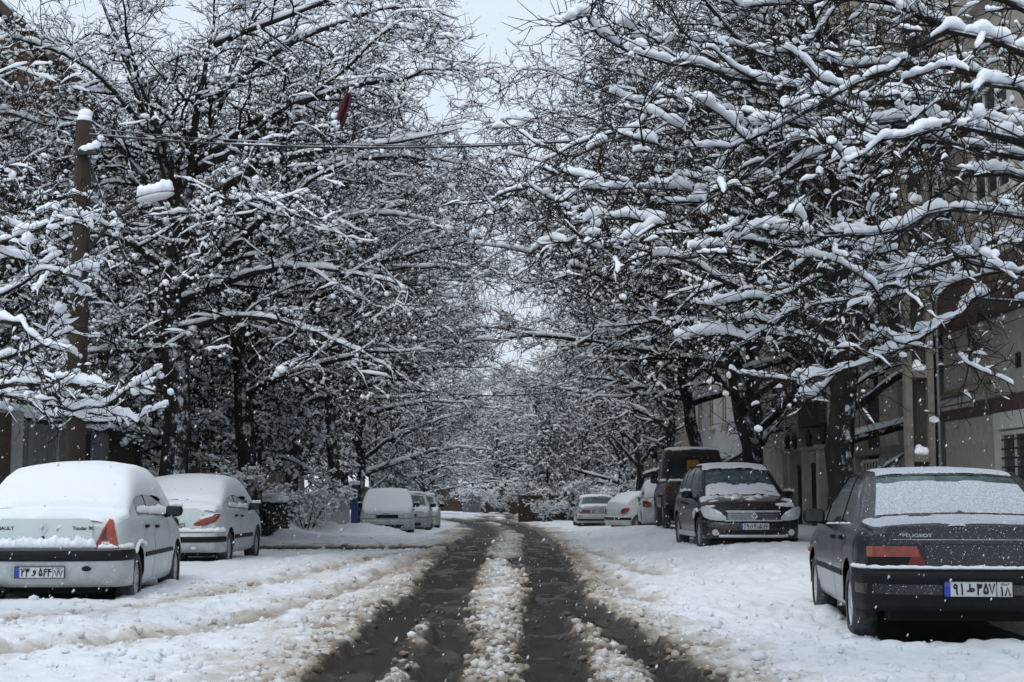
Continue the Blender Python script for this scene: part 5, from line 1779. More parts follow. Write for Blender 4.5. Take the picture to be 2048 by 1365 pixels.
def diamond(car, s, z, hw, hh, front, mat_, off=0.012, hole=0.5):
    """A diamond-shaped badge with an open middle."""
    p = car.on_end(s, z, off, front)
    sg = -1 if front else 1
    V, F = [], []
    for k, (w, h) in enumerate(((hw, hh), (hw * hole, hh * hole))):
        for dy in (0.0, -0.010 * sg):
            for a, b in ((0, 1), (1, 0), (0, -1), (-1, 0)): V.append((p[0] + a * w, p[1] + dy, z + b * h))
    for i in range(4):
        j = (i + 1) % 4
        F += [(4 + i, 4 + j, 12 + j, 12 + i), (i, j, 4 + j, 4 + i), (8 + i, 12 + i, 12 + j, 8 + j)]
    return pydata('badge', V, F, mat_, car.root)

def park(car, x, y, yaw, label, cat='car', group='cars parked along the street', z=None):
    car.root.location = (x, y, float(ground(x, y)) if z is None else z)
    car.root.rotation_euler = (0, 0, yaw)
    tag(car.root, label, cat, group)
# ------------------------------------------------------------------ the parked cars
def lin(a, b, n): return [float(q) for q in np.linspace(a, b, n)]

# --- dark grey saloon, right foreground
c = Car('parked_car', dict(
    L=4.40, W=0.86, wheels=(0.80, 3.46), R=0.30, arch=0.36, taper=(0.07, 0.13), bow=(0.07, 0.14), crown=0.035, tumble=0.34,
    top=[(0, .885), (.02, .935), (.06, .955), (.42, .985), (.52, 1.01), (1.16, 1.345), (1.3, 1.385), (1.9, 1.405), (2.35, 1.385), (2.55, 1.335), (3.28, .985), (3.36, .955), (4.1, .84), (4.35, .74), (4.40, .62)],
    belt=[(0, .855), (.1, .89), (.6, .925), (2.0, .90), (3.3, .87), (4.1, .76), (4.4, .6)],
    sill=[(0, .36), (.45, .27), (.8, .22), (3.6, .22), (4.0, .26), (4.4, .3)],
    rear_window=(.56, 1.14), windscreen=(2.6, 3.24), side_windows=[(1.02, 1.72), (1.79, 2.95)], doors=[(1.17, 1.755), (1.755, 2.80)], mirror=2.72,
    lean_rear=[(0, .02), (.55, 0), (.75, .0), (.95, .035)]))
c.build('paint_dark_grey', 'glass_dark', rear_glass='glass_green', rim='rim_snowed')
sv = lin(-1.35, 1.35, 61)
bp = c.sweep('rear_bumper', sv, [(0.0, .60), (.065, .595), (.085, .575), (.09, .51), (.08, .50), (.08, .42), (.065, .34), (.03, .29), (-.02, .29), (-.02, .60)], M['black_plastic'])
c.strip('bumper_band', [(-1.05, .42, .495), (1.05, .42, .495)], M['paint_dark_grey'], off=.079, th=.006, parent=bp)
c.plate(0.0, .465, digits=('۹۱', 'ط', '۳۵۷', '۱۸'), off=.105)
bl = c.strip('boot_lid', [(-.64, .80, .925), (-.60, .80, .93), (.60, .80, .93), (.64, .80, .925)], M['paint_dark_grey'], off=.0, th=.012)
c.strip('boot_lid', [(-.36, .62, .79), (.36, .62, .79)], M['paint_dark_grey'], off=.0, th=.012)
for sg in (-1, 1):
    tl = c.strip('tail_light', [(sg * .40, .70, .70), (sg * .43, .70, .78), (sg * .75, .70, .78)], M['lamp_red'], off=.0, th=.018)
    c.strip('lamp_lower', [(sg * .37, .64, .64), (sg * .39, .64, .697), (sg * .47, .64, .697), (sg * .50, .64, .64)], M['lamp_red'], off=.0, th=.018, parent=tl)
    c.strip('reverse_lamp', [(sg * .475, .675, .697), (sg * .505, .64, .697), (sg * .78, .64, .697)], M['black_plastic'], off=.0, th=.016, parent=tl)
    c.strip('indicator_lamp', [(sg * .752, .70, .78), (sg * .79, .70, .778)], M['lamp_orange_red'], off=.0, th=.017, parent=tl)
badge_text(c, 'PEUGEOT', -.42, .862, .22, .024, M['rim_metal'], .016)
c.strip('waist_strip', [(-.60, .828, .833), (.60, .828, .833)], M['rim_metal'], off=.0, th=.017, parent=bl)
for sg in (-1, 1):   # rubbing strip along the flanks
    b = MB(); xx = sg * c.W * 0.997
    b.box(xx - .008, xx + .014, 1.18 - 2.2, 3.08 - 2.2, .50, .55, .005); b.build('rubbing_strip', M['black_plastic'], c.root)
    b = MB(); xx = sg * c.W * 0.985
    b.box(xx - .01, xx + .016, 3.85 - 2.2, 3.93 - 2.2, .60, .64, .006); b.build('side_indicator', M['lamp_amber'], c.root)
nF, nS = len(c.FS), len(c.SG)
c.snow(1.17, 2.4, nF + nS + 1, 0.016, (0.05, 0.08), 0.06, 3, 0.16, mat_='snow_dusting')                       # roof
c.snow(0.55, 1.05, nF + nS + 1, 0.010, (0.02, 0.04), 0.03, 4, 0.12, mat_='snow_dusting')                 # most of the rear window
c.snow(0.03, 0.52, nF + 4, 0.012, (0.05, 0.02), 0.05, 5, 0.14, mat_='snow_dusting')                      # boot lid
c.ridge([c.on_end(s, .61, .04 * c.fade(s, False)) for s in lin(-1.15, 1.15, 17)], .020, seed=4, flat=0.55)
for sg in (-1, 1):
    for y0, y1 in ((1.05, 1.7), (1.82, 2.8)):
        c.ridge([(sg * (c.W * .925), y - 2.2, c.curve('belt', y, .1) + .012) for y in lin(y0, y1, 4)], .010, seed=8, flat=.6)
park(c, 3.70, 14.05, R(-5.0), 'dark grey saloon seen from behind, lightly dusted with snow, nearest car on the right', z=0.01)

# --- white saloon, left foreground, buried under thick snow
c = Car('parked_car', dict(
    L=4.25, W=0.85, wheels=(0.82, 3.44), R=0.31, arch=0.375, taper=(0.08, 0.13), bow=(0.10, 0.15), crown=0.05, tumble=0.36,
    top=[(0, .90), (.02, .98), (.07, 1.03), (.38, 1.065), (.48, 1.09), (1.08, 1.42), (1.3, 1.49), (2.0, 1.53), (2.45, 1.50), (2.70, 1.44), (3.35, 1.06), (3.42, 1.03), (4.0, .90), (4.2, .78), (4.25, .6)],
    belt=[(0, .90), (.1, .955), (.5, 1.0), (2, .965), (3.3, .94), (4.0, .80), (4.25, .6)],
    sill=[(0, .30), (.45, .25), (.8, .22), (3.5, .22), (3.9, .24), (4.25, .28)],
    rear_window=(.52, 1.1), windscreen=(2.75, 3.32), side_windows=[(1.0, 1.78), (1.85, 3.0)], doors=[(1.18, 1.81), (1.81, 2.86)], mirror=2.75,
    lean_rear=[(0, .02), (.5, 0), (.7, .01), (1.0, .06)]))
c.build('paint_white', 'glass_dark', mirror_mat='black_plastic')
sv = lin(-1.35, 1.35, 61)
c.sweep('rear_bumper', sv, [(0.0, .66), (.03, .66), (.085, .645), (.095, .62), (.09, .545), (.085, .535), (.08, .40), (.06, .32), (.0, .275), (-.03, .275), (-.03, .66)], M['paint_white'])
c.strip('bumper_moulding', [(-1.2, .545, .655), (1.2, .545, .655)], M['black_plastic'], off=.086, th=.012, rows=3, bulge=.01)
c.plate(0.0, .435, digits=('۲۳', 'و', '۵۶۴', '۷۷'), off=.10)
c.strip('boot_lid', [(-.50, .69, .93), (-.62, .69, .97)][::-1] + [(-.45, .69, .985), (.45, .69, .985), (.50, .69, .93)], M['paint_white'], off=.0, th=.012, rows=6, bulge=.012)
for sg in (-1, 1):
    tl = c.strip('tail_light', [(sg * .53, .67, .69), (sg * .60, .67, .87), (sg * .665, .67, .985), (sg * .70, .67, .97), (sg * .76, .67, .675)], M['lamp_orange_red'], off=.0, th=.030, rows=4, bulge=.012)
    c.strip('reverse_lamp', [(sg * .60, .685, .745), (sg * .68, .685, .745)], M['lamp_clear'], off=.040, th=.008, parent=tl)
    c.strip('indicator_lamp', [(sg * .59, .765, .80), (sg * .635, .765, .90), (sg * .66, .765, .80)], M['lamp_dark'], off=.042, th=.006, parent=tl)
diamond(c, 0.0, .875, .042, .060, False, M['chrome'], .026)
ky = c.on_end(0, .80, .02)
MB().lathe([(.018, 0), (.018, .012), (.003, .014)], 12, 'x').build('boot_lock', M['black_plastic'], c.root).matrix_local = Matrix.Translation((0, ky[1], .79)) @ Matrix.Rotation(R(-90), 4, 'Z')
badge_text(c, 'Tondar 90', .40, .885, .21, .035, M['ink'], .028)
badge_text(c, 'RENAULT', -.43, .885, .24, .035, M['ink'], .028)
p = c.on_end(.47, .465, .092)
MB().lathe([(.05, 0.0), (.05, .006), (.043, .010), (.002, .008)], 20, 'x').build('towing_eye_cover', M['black_plastic'], c.root).matrix_local = Matrix.Translation((p[0], p[1], .47)) @ Matrix.Rotation(R(-90), 4, 'Z') @ Matrix.Diagonal((1, 1, .55, 1))
MB().lathe([(.045, -.22), (.048, .06), (.040, .06), (.038, -.1), (.004, -.1)], 18, 'x').build('exhaust_pipe', M['underside'], c.root, True).matrix_local = Matrix.Translation((-.42, -c.L / 2 - .05, .235)) @ Matrix.Rotation(R(-90), 4, 'Z')
for sg in (-1, 1):
    b = MB(); xx = sg * c.W * 0.998
    b.box(xx - .01, xx + .016, 1.2 - c.L / 2, 2.98 - c.L / 2, .545, .595, .005); b.build('rubbing_strip', M['black_plastic'], c.root)
nF, nS = len(c.FS), len(c.SG)
c.snow(0.44, 3.36, nF + 2, lambda P: 0.085 + 0.02 * np.clip((1.2 - np.abs(P[..., 0])), 0, 1), (0.10, 0.12), 0.20, 3, 0.035)      # one smooth hood over roof and windows
c.snow(0.02, 0.52, nF - 1, 0.035, (0.04, 0.04), 0.07, 5, 0.12)
c.snow(3.36, 4.2, nF - 1, 0.09, (0.08, 0.1), 0.12, 6, 0.08)
c.ridge([c.on_end(s, .685, .045) for s in lin(-1.0, .55, 15)], .058, seed=5, flat=0.75)
c.ridge([c.on_end(s, .675, .035 * c.fade(s, False)) for s in lin(.56, 1.1, 8)], .026, seed=6, flat=0.7)
for sg in (-1, 1):      # snow slipped against the side windows and lying on ledges
    for k, (y0, y1, r) in enumerate(((1.05, 1.75, .030), (1.8, 2.7, .034), (2.7, 3.2, .03))):
        c.ridge([(sg * (c.W * .93 - .02), y - c.L / 2, c.curve('belt', y, .1) + .05) for y in lin(y0, y1, 5)], r, seed=11 + k, flat=1.1)
    c.ridge([(sg * (c.W + .02), y - c.L / 2, z) for y, z in ((.50, .60), (.62, .68), (.75, .705), (.9, .70), (1.05, .66))], .020, seed=14, flat=.9)
    c.ridge([(sg * (c.W * .95 + q), 2.75 - c.L / 2, 1.085) for q in (.03, .12, .2)], .035, seed=15, flat=.7)
park(c, -5.00, 18.4, R(3.0), 'white saloon with orange tail lights, buried in thick snow, nearest car on the left', z=-0.06)

# --- white saloon behind it
c = Car('parked_car', dict(
    L=4.18, W=0.835, wheels=(0.86, 3.30), R=0.30, arch=0.36, taper=(0.12, 0.15), bow=(0.14, 0.18), crown=0.055, tumble=0.38,
    top=[(0, .88), (.02, .97), (.07, 1.03), (.26, 1.055), (.36, 1.07), (1.05, 1.36), (1.35, 1.42), (1.9, 1.45), (2.35, 1.42), (2.6, 1.36), (3.26, .99), (3.34, .96), (3.9, .83), (4.13, .70), (4.18, .55)],
    belt=[(0, .88), (.1, .94), (.5, .97), (2, .92), (3.3, .89), (3.9, .75), (4.18, .55)],
    sill=[(0, .30), (.45, .25), (.8, .22), (3.4, .22), (3.8, .24), (4.18, .28)],
    rear_window=(.40, 1.03), windscreen=(2.64, 3.22), side_windows=[(0.98, 1.66), (1.73, 2.9)], doors=[(1.2, 1.695), (1.695, 2.78)], mirror=2.66,
    lean_rear=[(0, .02), (.5, 0), (.75, .02), (1.0, .09)]))
c.build('paint_white', 'glass_dark')
sv = lin(-1.3, 1.3, 55)
c.sweep('rear_bumper', sv, [(0.0, .58), (.06, .575), (.085, .55), (.085, .40), (.06, .31), (.0, .265), (-.03, .265), (-.03, .58)], M['paint_white'])
c.strip('bumper_moulding', [(-1.1, .43, .52), (1.1, .43, .52)], M['black_plastic'], off=.082, th=.014, rows=2, bulge=.006)
c.plate(0.0, .665, digits=('۳۴', 'ب', '۲۱۵', '۲۳'), off=.03)
c.strip('boot_lid', [(-.52, .60, .90), (-.45, .60, .97), (.45, .60, .97), (.52, .60, .90)], M['paint_white'], off=.0, th=.012, rows=6, bulge=.014)
c.strip('boot_handle', [(-.26, .735, .765), (.26, .735, .765)], M['paint_white'], off=.012, th=.03)
for sg in (-1, 1):
    tl = c.strip('tail_light', [(sg * .40, .70, .735), (sg * .47, .685, .80), (sg * .60, .70, .86), (sg * .72, .76, .885), (sg * .80, .84, .88)], M['lamp_red'], off=.0, th=.022, rows=4, bulge=.012)
    c.strip('tail_light_snow', [(sg * .50, .80, .835), (sg * .62, .83, .88), (sg * .74, .865, .895)], M['snow_fine'], off=.02, th=.016, parent=tl)
p = c.on_end(.42, .34, .09)
MB().lathe([(.045, 0.0), (.045, .006), (.038, .010), (.002, .008)], 20, 'x').build('towing_eye_cover', M['silver_trim'], c.root).matrix_local = Matrix.Translation((p[0], p[1], .345)) @ Matrix.Rotation(R(-90), 4, 'Z') @ Matrix.Diagonal((1, 1, .55, 1))
nF, nS = len(c.FS), len(c.SG)
c.snow(0.36, 3.30, nF + 2, 0.115, (0.12, 0.12), 0.20, 13, 0.035)
c.snow(0.02, 0.42, nF - 1, 0.045, (0.05, 0.04), 0.07, 15, 0.12)
c.snow(3.3, 4.1, nF - 1, 0.09, (0.08, 0.1), 0.12, 16, 0.08)
c.ridge([c.on_end(s, .595, .03 * c.fade(s, False)) for s in lin(-1.0, 1.0, 17)], .040, seed=25, flat=0.7)
for sg in (-1, 1):
    for k, (y0, y1, r) in enumerate(((1.0, 1.65, .026), (1.75, 2.6, .03))):
        c.ridge([(sg * (c.W * .93 - .02), y - c.L / 2, c.curve('belt', y, .1) + .05) for y in lin(y0, y1, 5)], r, seed=21 + k, flat=1.1)
    c.ridge([(sg * (c.W * .95 + q), 2.66 - c.L / 2, 1.035) for q in (.03, .12, .2)], .035, seed=26, flat=.7)
    b = MB(); xx = sg * c.W * 0.998
    b.box(xx - .01, xx + .016, 1.22 - c.L / 2, 2.75 - c.L / 2, .46, .525, .005); b.build('rubbing_strip', M['black_plastic'], c.root)
park(c, -5.46, 27.1, R(-1.2), 'white saloon with dark red almond tail lights, second car on the left under thick snow', z=-0.03)

# --- black hatchback facing the camera
HATCH = dict(
    L=4.02, W=0.875, wheels=(0.74, 3.32), R=0.33, arch=0.40, taper=(0.10, 0.10), bow=(0.10, 0.20), crown=0.05, tumble=0.30,
    top=[(0, .85), (.04, 1.02), (.1, 1.12), (.45, 1.42), (.6, 1.51), (1.4, 1.585), (2.0, 1.575), (2.3, 1.50), (3.0, 1.04), (3.06, 1.01), (3.65, .90), (3.90, .80), (4.0, .68), (4.02, .62)],
    belt=[(0, .82), (.1, .97), (.5, 1.0), (2, .95), (3.1, .91), (3.7, .80), (4.02, .60)],
    sill=[(0, .36), (.4, .30), (.8, .27), (3.3, .27), (3.7, .30), (4.02, .34)],
    rear_window=(.14, .50), windscreen=(2.36, 2.97), side_windows=[(0.62, 0.92), (.98, 1.62), (1.69, 2.66)], doors=[(1.12, 1.655), (1.655, 2.60)], mirror=2.46,
    lean_front=[(0, .08), (.35, .02), (.6, 0), (.8, .02), (.95, .10)])
c = Car('parked_car', HATCH)
c.build('paint_black', 'glass_green', rim='rim_metal')
sv = lin(-1.25, 1.25, 55)
c.sweep('front_bumper', sv, [(0.0, .57), (.02, .57), (.05, .50), (.07, .42), (.05, .32), (.0, .26), (-.03, .26), (-.03, .57)], M['paint_black'], front=True)
for sg in (-1, 1):
    hl = c.strip('headlight', [(sg * .48, .58, .63), (sg * .58, .57, .73), (sg * .74, .59, .80), (sg * .88, .65, .82), (sg * .97, .73, .81)], M['lamp_clear'], off=.0, th=.035, front=True, rows=4, bulge=.015)
    c.strip('headlight_snow', [(sg * .55, .66, .71), (sg * .70, .68, .785), (sg * .86, .70, .81)], M['snow_fine'], off=.03, th=.012, front=True, parent=hl, rows=2, bulge=.008)
    p = c.on_end(sg * .66, .37, .06, True)
    fl = MB().lathe([(.055, 0), (.055, .012), (.05, .02), (.003, .026)], 20, 'x').build('fog_light', M['lamp_clear'], c.root)
    fl.matrix_local = Matrix.Translation((p[0], p[1], .37)) @ Matrix.Rotation(R(90), 4, 'Z')
gr = c.strip('grille', [(-.44, .585, .72), (.44, .585, .72)], M['black_plastic'], off=.0, th=.02, front=True)
for z in (.595, .63, .665, .70):
    c.strip('grille_bar', [(-.45, z, z + .012), (.45, z, z + .012)], M['chrome'], off=.02, th=.016, front=True, parent=gr)
c.strip('grille_surround', [(-.47, .722, .745), (.47, .722, .745)], M['silver_trim'], off=.0, th=.04, front=True)
c.strip('grille_surround', [(-.50, .562, .582), (.50, .562, .582)], M['silver_trim'], off=.02, th=.03, front=True)
diamond(c, 0.0, .655, .055, .075, True, M['chrome'], .045)
c.plate(0.0, .475, front=True, digits=('۱۹', 'ن', '۴۸۵', '۲۲'), off=.07)
c.strip('air_intake', [(-.50, .35, .405), (.50, .35, .405)], M['underside'], off=.06, th=.008, front=True)
c.strip('skid_plate', [(-.60, .285, .33), (.60, .285, .33)], M['silver_trim'], off=.05, th=.03, front=True, rows=2, bulge=.01)
for sg in (-1, 1):
    b = MB()
    b.box(sg * .60 - .016, sg * .60 + .016, .75 - c.L / 2, 2.1 - c.L / 2, 1.505, 1.555, .01); b.build('roof_rail', M['black_plastic'], c.root)
    b = MB()
    b.box(sg * c.W * .985 - .02, sg * c.W * .985 + .03, 1.16 - c.L / 2, 2.9 - c.L / 2, .27, .36, .015); b.build('side_skirt', M['silver_trim'], c.root)
    b = MB()
    for k in range(1, 20):      # wiper arms
        pass
    P = []
    for t in lin(0, 1, 8):
        y = 2.97 - .10 * t
        i = int(np.searchsorted(c.ys, y)); P.append((-.55 + sg * .0 + .55 * (sg > 0) + .55 * t, y - c.L / 2, c.curve('top', y) + .012 - .02 * (abs(-.55 + .55 * (sg > 0) + .55 * t)) ** 2))
    MB().tube(P, .009, 6).build('wiper', M['black_plastic'], c.root, True)
nF, nS = len(c.FS), len(c.SG)
c.snow(0.5, 2.3, nF + nS, 0.045, (0.08, 0.05), 0.10, 23, 0.06)
c.snow(2.72, 3.04, nF + nS + 1, 0.035, (0.06, 0.05), 0.05, 24, 0.16)
c.snow(3.08, 3.80, nF + 1, lambda P: 0.05 * smooth(0.50, 0.66, fbm(P[..., 0] * 3.0, P[..., 1] * 4.0, 3, 51)) - .004, (0.05, 0.12), 0.10, 25, 0.14)
for sg in (-1, 1):
    c.ridge([(sg * (c.W * .95 + q), 2.46 - c.L / 2, 1.065) for q in (.02, .12, .22)], .035, seed=31, flat=.8)
    c.ridge([(sg * (c.W + .015), y - c.L / 2, z) for y, z in ((3.0, .60), (3.1, .70), (3.32, .745), (3.5, .71))], .022, seed=32, flat=.9)
park(c, 4.10, 28.9, R(182.0), 'black hatchback with chrome grille facing the camera, snow on roof and bonnet', z=0.14)

# --- dark pickup with a boxy cab
c = Car('parked_pickup', dict(
    L=4.7, W=0.89, wheels=(1.0, 3.75), R=0.39, arch=0.47, taper=(0.03, 0.06), bow=(0.02, 0.05), crown=0.03, tumble=0.10, soft=0.012,
    top=[(0, 1.12), (.03, 1.18), (.06, 1.19), (1.85, 1.19), (1.88, 1.20), (1.90, 1.40), (1.92, 1.62), (1.94, 1.86), (1.97, 2.02), (2.06, 2.08), (2.4, 2.10), (3.1, 2.09), (3.2, 2.03), (3.42, 1.45), (3.5, 1.30), (4.55, 1.2), (4.7, 1.0)],
    belt=[(0, 1.10), (.1, 1.15), (3.4, 1.15), (4.7, .95)], sill=[(0, .52), (.6, .50), (4.2, .50), (4.7, .55)],
    rear_window=(1.90, 1.94), windscreen=(3.22, 3.42), side_windows=[(2.02, 2.24), (2.32, 3.08)], doors=[(2.28, 3.18)], mirror=3.1))
c.build('paint_brown_black', 'glass_dark', rim='rim_metal')
b = MB(); b.box(-.86, .86, -2.44, -2.36, .50, .66, .02); b.build('rear_bumper', M['black_plastic'], c.root)
b = MB(); b.box(-.74, .74, -2.375, -2.352, .70, 1.15, .006); b.build('tailgate', M['paint_brown_black'], c.root)
for sg in (-1, 1):
    b = MB(); b.box(sg * .81 - .05, sg * .81 + .05, -2.39, -2.35, .92, 1.06, .012); b.build('tail_light', M['lamp_red'], c.root)
    b = MB(); b.box(sg * .93 - .06, sg * .93 + .06, .53 - 2.35, 1.47 - 2.35, .80, .87, .02); b.build('mudguard', M['black_plastic'], c.root)
b = MB(); b.box(-.16, .16, -.50, -.47, 1.50, 1.78, .03); b.build('window_sticker', mat('ochre_sticker', (.42, .17, .02), .6, var=.5, scale=14), c.root)
nF, nS = len(c.FS), len(c.SG)
c.snow(2.0, 3.15, nF + nS, 0.05, (0.06, 0.06), 0.10, 33, 0.08)
c.ridge([(-.86, y - 2.35, 1.21) for y in lin(.1, 1.8, 6)], .035, seed=41, flat=.7)
c.ridge([(x, -2.34, 1.21) for x in lin(-.8, .8, 5)], .03, seed=42, flat=.7)
park(c, 4.78, 41.5, R(-1.5), 'boxy dark brown pickup with square cab behind the black hatchback', 'pickup', z=0.27)

# --- white hatch seen from behind, half hidden by the pickup
c = Car('parked_car', dict(HATCH, mirror=None))
c.build('paint_white', 'glass_dark')
c.sweep('rear_bumper', lin(-1.2, 1.2, 41), [(0.0, .60), (.06, .59), (.08, .55), (.08, .42), (.05, .30), (0, .28), (-.03, .28), (-.03, .60)], M['paint_white'])
for sg in (-1, 1):
    c.strip('tail_light', [(sg * .58, .80, .90), (sg * .70, .78, .97), (sg * .86, .80, .98)], M['lamp_red'], off=.02, th=.03, rows=2, bulge=.01)
c.snow(0.10, 2.9, len(c.FS) + 2, 0.10, (0.10, 0.1), 0.16, 43, 0.05)
park(c, 4.95, 50.0, R(-2), 'white hatchback half hidden behind the boxy pickup, red lamp showing')

# --- white hatch parked at an angle
c = Car('parked_car', dict(HATCH, L=3.86, top=[(0, .80), (.03, .95), (.08, 1.05), (.55, 1.36), (.75, 1.41), (1.4, 1.44), (1.9, 1.42), (2.2, 1.36), (2.85, 1.0), (2.95, .97), (3.5, .86), (3.78, .72), (3.86, .58)],
                           belt=[(0, .78), (.1, .92), (.5, .96), (2, .91), (3.0, .88), (3.5, .78), (3.86, .56)], wheels=(.62, 3.06), R=.30, arch=.36,
                           sill=[(0, .30), (.4, .25), (3.2, .24), (3.86, .3)], rear_window=(.12, .55), windscreen=(2.24, 2.82),
                           side_windows=[(.62, .95), (1.02, 2.5)], doors=[(1.3, 2.45)], mirror=2.36))
c.build('paint_white', 'glass_dark')
c.sweep('rear_bumper', lin(-1.15, 1.15, 41), [(0.0, .58), (.06, .57), (.08, .53), (.08, .40), (.05, .28), (0, .24), (-.03, .24), (-.03, .58)], M['paint_white'])
c.strip('bumper_moulding', [(-1.05, .44, .53), (1.05, .44, .53)], M['black_plastic'], off=.076, th=.012)
for sg in (-1, 1):
    c.strip('tail_light', [(sg * .58, .68, .74), (sg * .68, .66, .84), (sg * .84, .70, .88), (sg * .95, .80, .86)], M['lamp_red'], off=.02, th=.03, rows=2, bulge=.01)
c.snow(0.10, 2.9, len(c.FS) + 3, 0.06, (0.10, 0.1), 0.12, 53, 0.06)
park(c, 5.45, 57.6, R(-66), 'small white hatchback parked at an angle beside the silver saloon')

# --- silver saloon far right
c = Car('parked_car', dict(
    L=4.5, W=0.855, wheels=(0.95, 3.55), R=0.30, arch=0.36, taper=(0.08, 0.13), bow=(0.09, 0.14), crown=0.045, tumble=0.36,
    top=[(0, .90), (.02, .96), (.07, 1.0), (.55, 1.03), (.66, 1.05), (1.25, 1.34), (1.45, 1.39), (2.0, 1.42), (2.5, 1.38), (2.7, 1.33), (3.4, .98), (3.5, .95), (4.2, .84), (4.45, .74), (4.5, .6)],
    belt=[(0, .88), (.1, .91), (.6, .94), (2.1, .91), (3.4, .87), (4.2, .76), (4.5, .6)], sill=[(0, .32), (.5, .25), (3.8, .22), (4.5, .3)],
    rear_window=(.70, 1.23), windscreen=(2.75, 3.36), side_windows=[(1.15, 1.9), (1.97, 3.05)], doors=[(1.35, 1.94), (1.94, 2.95)], mirror=2.8))
c.build('paint_silver', 'glass_dark', rear_glass='glass_green')
c.sweep('rear_bumper', lin(-1.25, 1.25, 45), [(0.0, .60), (.07, .59), (.10, .56), (.10, .42), (.06, .30), (0, .26), (-.03, .26), (-.03, .60)], M['paint_silver'])
c.strip('bumper_moulding', [(-1.1, .36, .44), (1.1, .36, .44)], M['black_plastic'], off=.09, th=.012)
c.plate(0, .735, digits=('۳۱', 'م', '۶۴۵', '۸۸'), off=.03)
for sg in (-1, 1):
    c.strip('tail_light', [(sg * .36, .68, .79), (sg * .78, .68, .80)], M['lamp_red'], off=.0, th=.022)
c.snow(1.3, 2.6, len(c.FS) + 3, 0.035, (0.06, 0.06), 0.08, 63, 0.08)
c.snow(0.03, 0.6, len(c.FS) + 2, 0.015, (0.04, 0.04), 0.06, 64, 0.1)
c.ridge([c.on_end(s, .605, .05) for s in lin(-1.0, 1.0, 9)], .02, seed=66, flat=0.6)
park(c, 3.52, 66.2, R(1.0), 'silver saloon seen from behind, farthest car on the right')

# --- three cars facing the camera on the left
SAL = dict(
    L=4.3, W=0.85, wheels=(0.85, 3.45), R=0.30, arch=0.36, taper=(0.10, 0.12), bow=(0.10, 0.18), crown=0.045, tumble=0.34,
    top=[(0, .88), (.02, .97), (.07, 1.02), (.45, 1.05), (.55, 1.08), (1.15, 1.38), (1.4, 1.43), (2.0, 1.46), (2.4, 1.43), (2.6, 1.37), (3.3, 1.0), (3.38, .97), (4.0, .86), (4.24, .74), (4.3, .58)],
    belt=[(0, .88), (.1, .93), (.6, .96), (2.0, .92), (3.3, .89), (4.0, .78), (4.3, .56)], sill=[(0, .30), (.5, .25), (3.6, .22), (4.3, .28)],
    rear_window=(.6, 1.13), windscreen=(2.64, 3.26), side_windows=[(1.05, 1.76), (1.83, 2.95)], doors=[(1.2, 1.79), (1.79, 2.85)], mirror=2.72)
def facing(body, label, x, y, yaw, deep, seed, glass='glass_dark'):
    c = Car('parked_car', SAL)
    c.build(body, glass)
    c.sweep('front_bumper', lin(-1.2, 1.2, 41), [(0.0, .56), (.04, .56), (.08, .50), (.08, .40), (.05, .28), (0, .24), (-.03, .24), (-.03, .56)], M[body], front=True)
    c.strip('grille', [(-.34, .60, .70), (.34, .60, .70)], M['black_plastic'], front=True, th=.02)
    c.strip('air_intake', [(-.5, .30, .40), (.5, .30, .40)], M['underside'], off=.075, th=.008, front=True)
    for sg in (-1, 1):
        c.strip('headlight', [(sg * .40, .60, .70), (sg * .62, .59, .74), (sg * .86, .64, .75)], M['lamp_clear'], front=True, th=.03, rows=2, bulge=.01)
        c.strip('fog_lamp', [(sg * .60, .33, .40), (sg * .70, .33, .40)], M['lamp_clear'], off=.08, th=.01, front=True)
    nF = len(c.FS)
    if deep:
        c.snow(0.7, 4.24, nF + 2, 0.08, (0.1, 0.10), 0.12, seed, 0.06)
    else:
        c.snow(0.9, 2.45, nF + 4, 0.05, (0.1, 0.06), 0.1, seed, 0.08)
        c.snow(3.36, 4.15, nF, 0.04, (0.05, 0.1), 0.08, seed + 1, 0.12)
    for sg in (-1, 1):
        c.ridge([(sg * (c.W * .95 + q), 2.72 - c.L / 2, 1.035) for q in (.02, .12, .2)], .03, seed=seed, flat=.8)
    park(c, x, y, yaw, label)
    return c
facing('paint_white', 'white car facing the camera, windscreen and bonnet wholly covered by snow, beside the blue post', -3.98, 50.0, R(184), True, 71)
facing('paint_silver', 'pale car with bare dark windscreen just behind the snow-covered white car', -3.75, 56.5, R(182), False, 81, 'glass_green')
facing('paint_silver', 'last car of the left row, mostly hidden behind two pale cars', -3.72, 62.5, R(182), False, 91)
# ------------------------------------------------------------------ poles, wires, lamp, hedge, conifers, shrubs
def ridge_mesh(pts, r, seed, flat=0.8):
    g = np.random.default_rng(seed)
    P = spline(pts, max(8, len(pts) * 7))[None]
    n = P.shape[1]
    q = g.random((1, n)); q = (np.roll(q, 1) + q + np.roll(q, -1)) / 3
    rr = np.asarray(r) * (0.55 + 0.9 * q); rr[0, 0] *= .2; rr[0, -1] *= .2
    S = Geo(); S.snow(P, np.zeros((1, n)), rr, rr * 2 * flat, 9, g, 0.12)
    return S.mesh('snow')
def clump(name, centres, rads, seed, parent, mt='snow', flat=.8):
    S = Geo(); S.blobs(np.array(centres, float), np.array(rads, float), np.random.default_rng(seed), flat=flat, jit=.12, fine=True)
    return link(name, S.mesh(name), M[mt], parent)

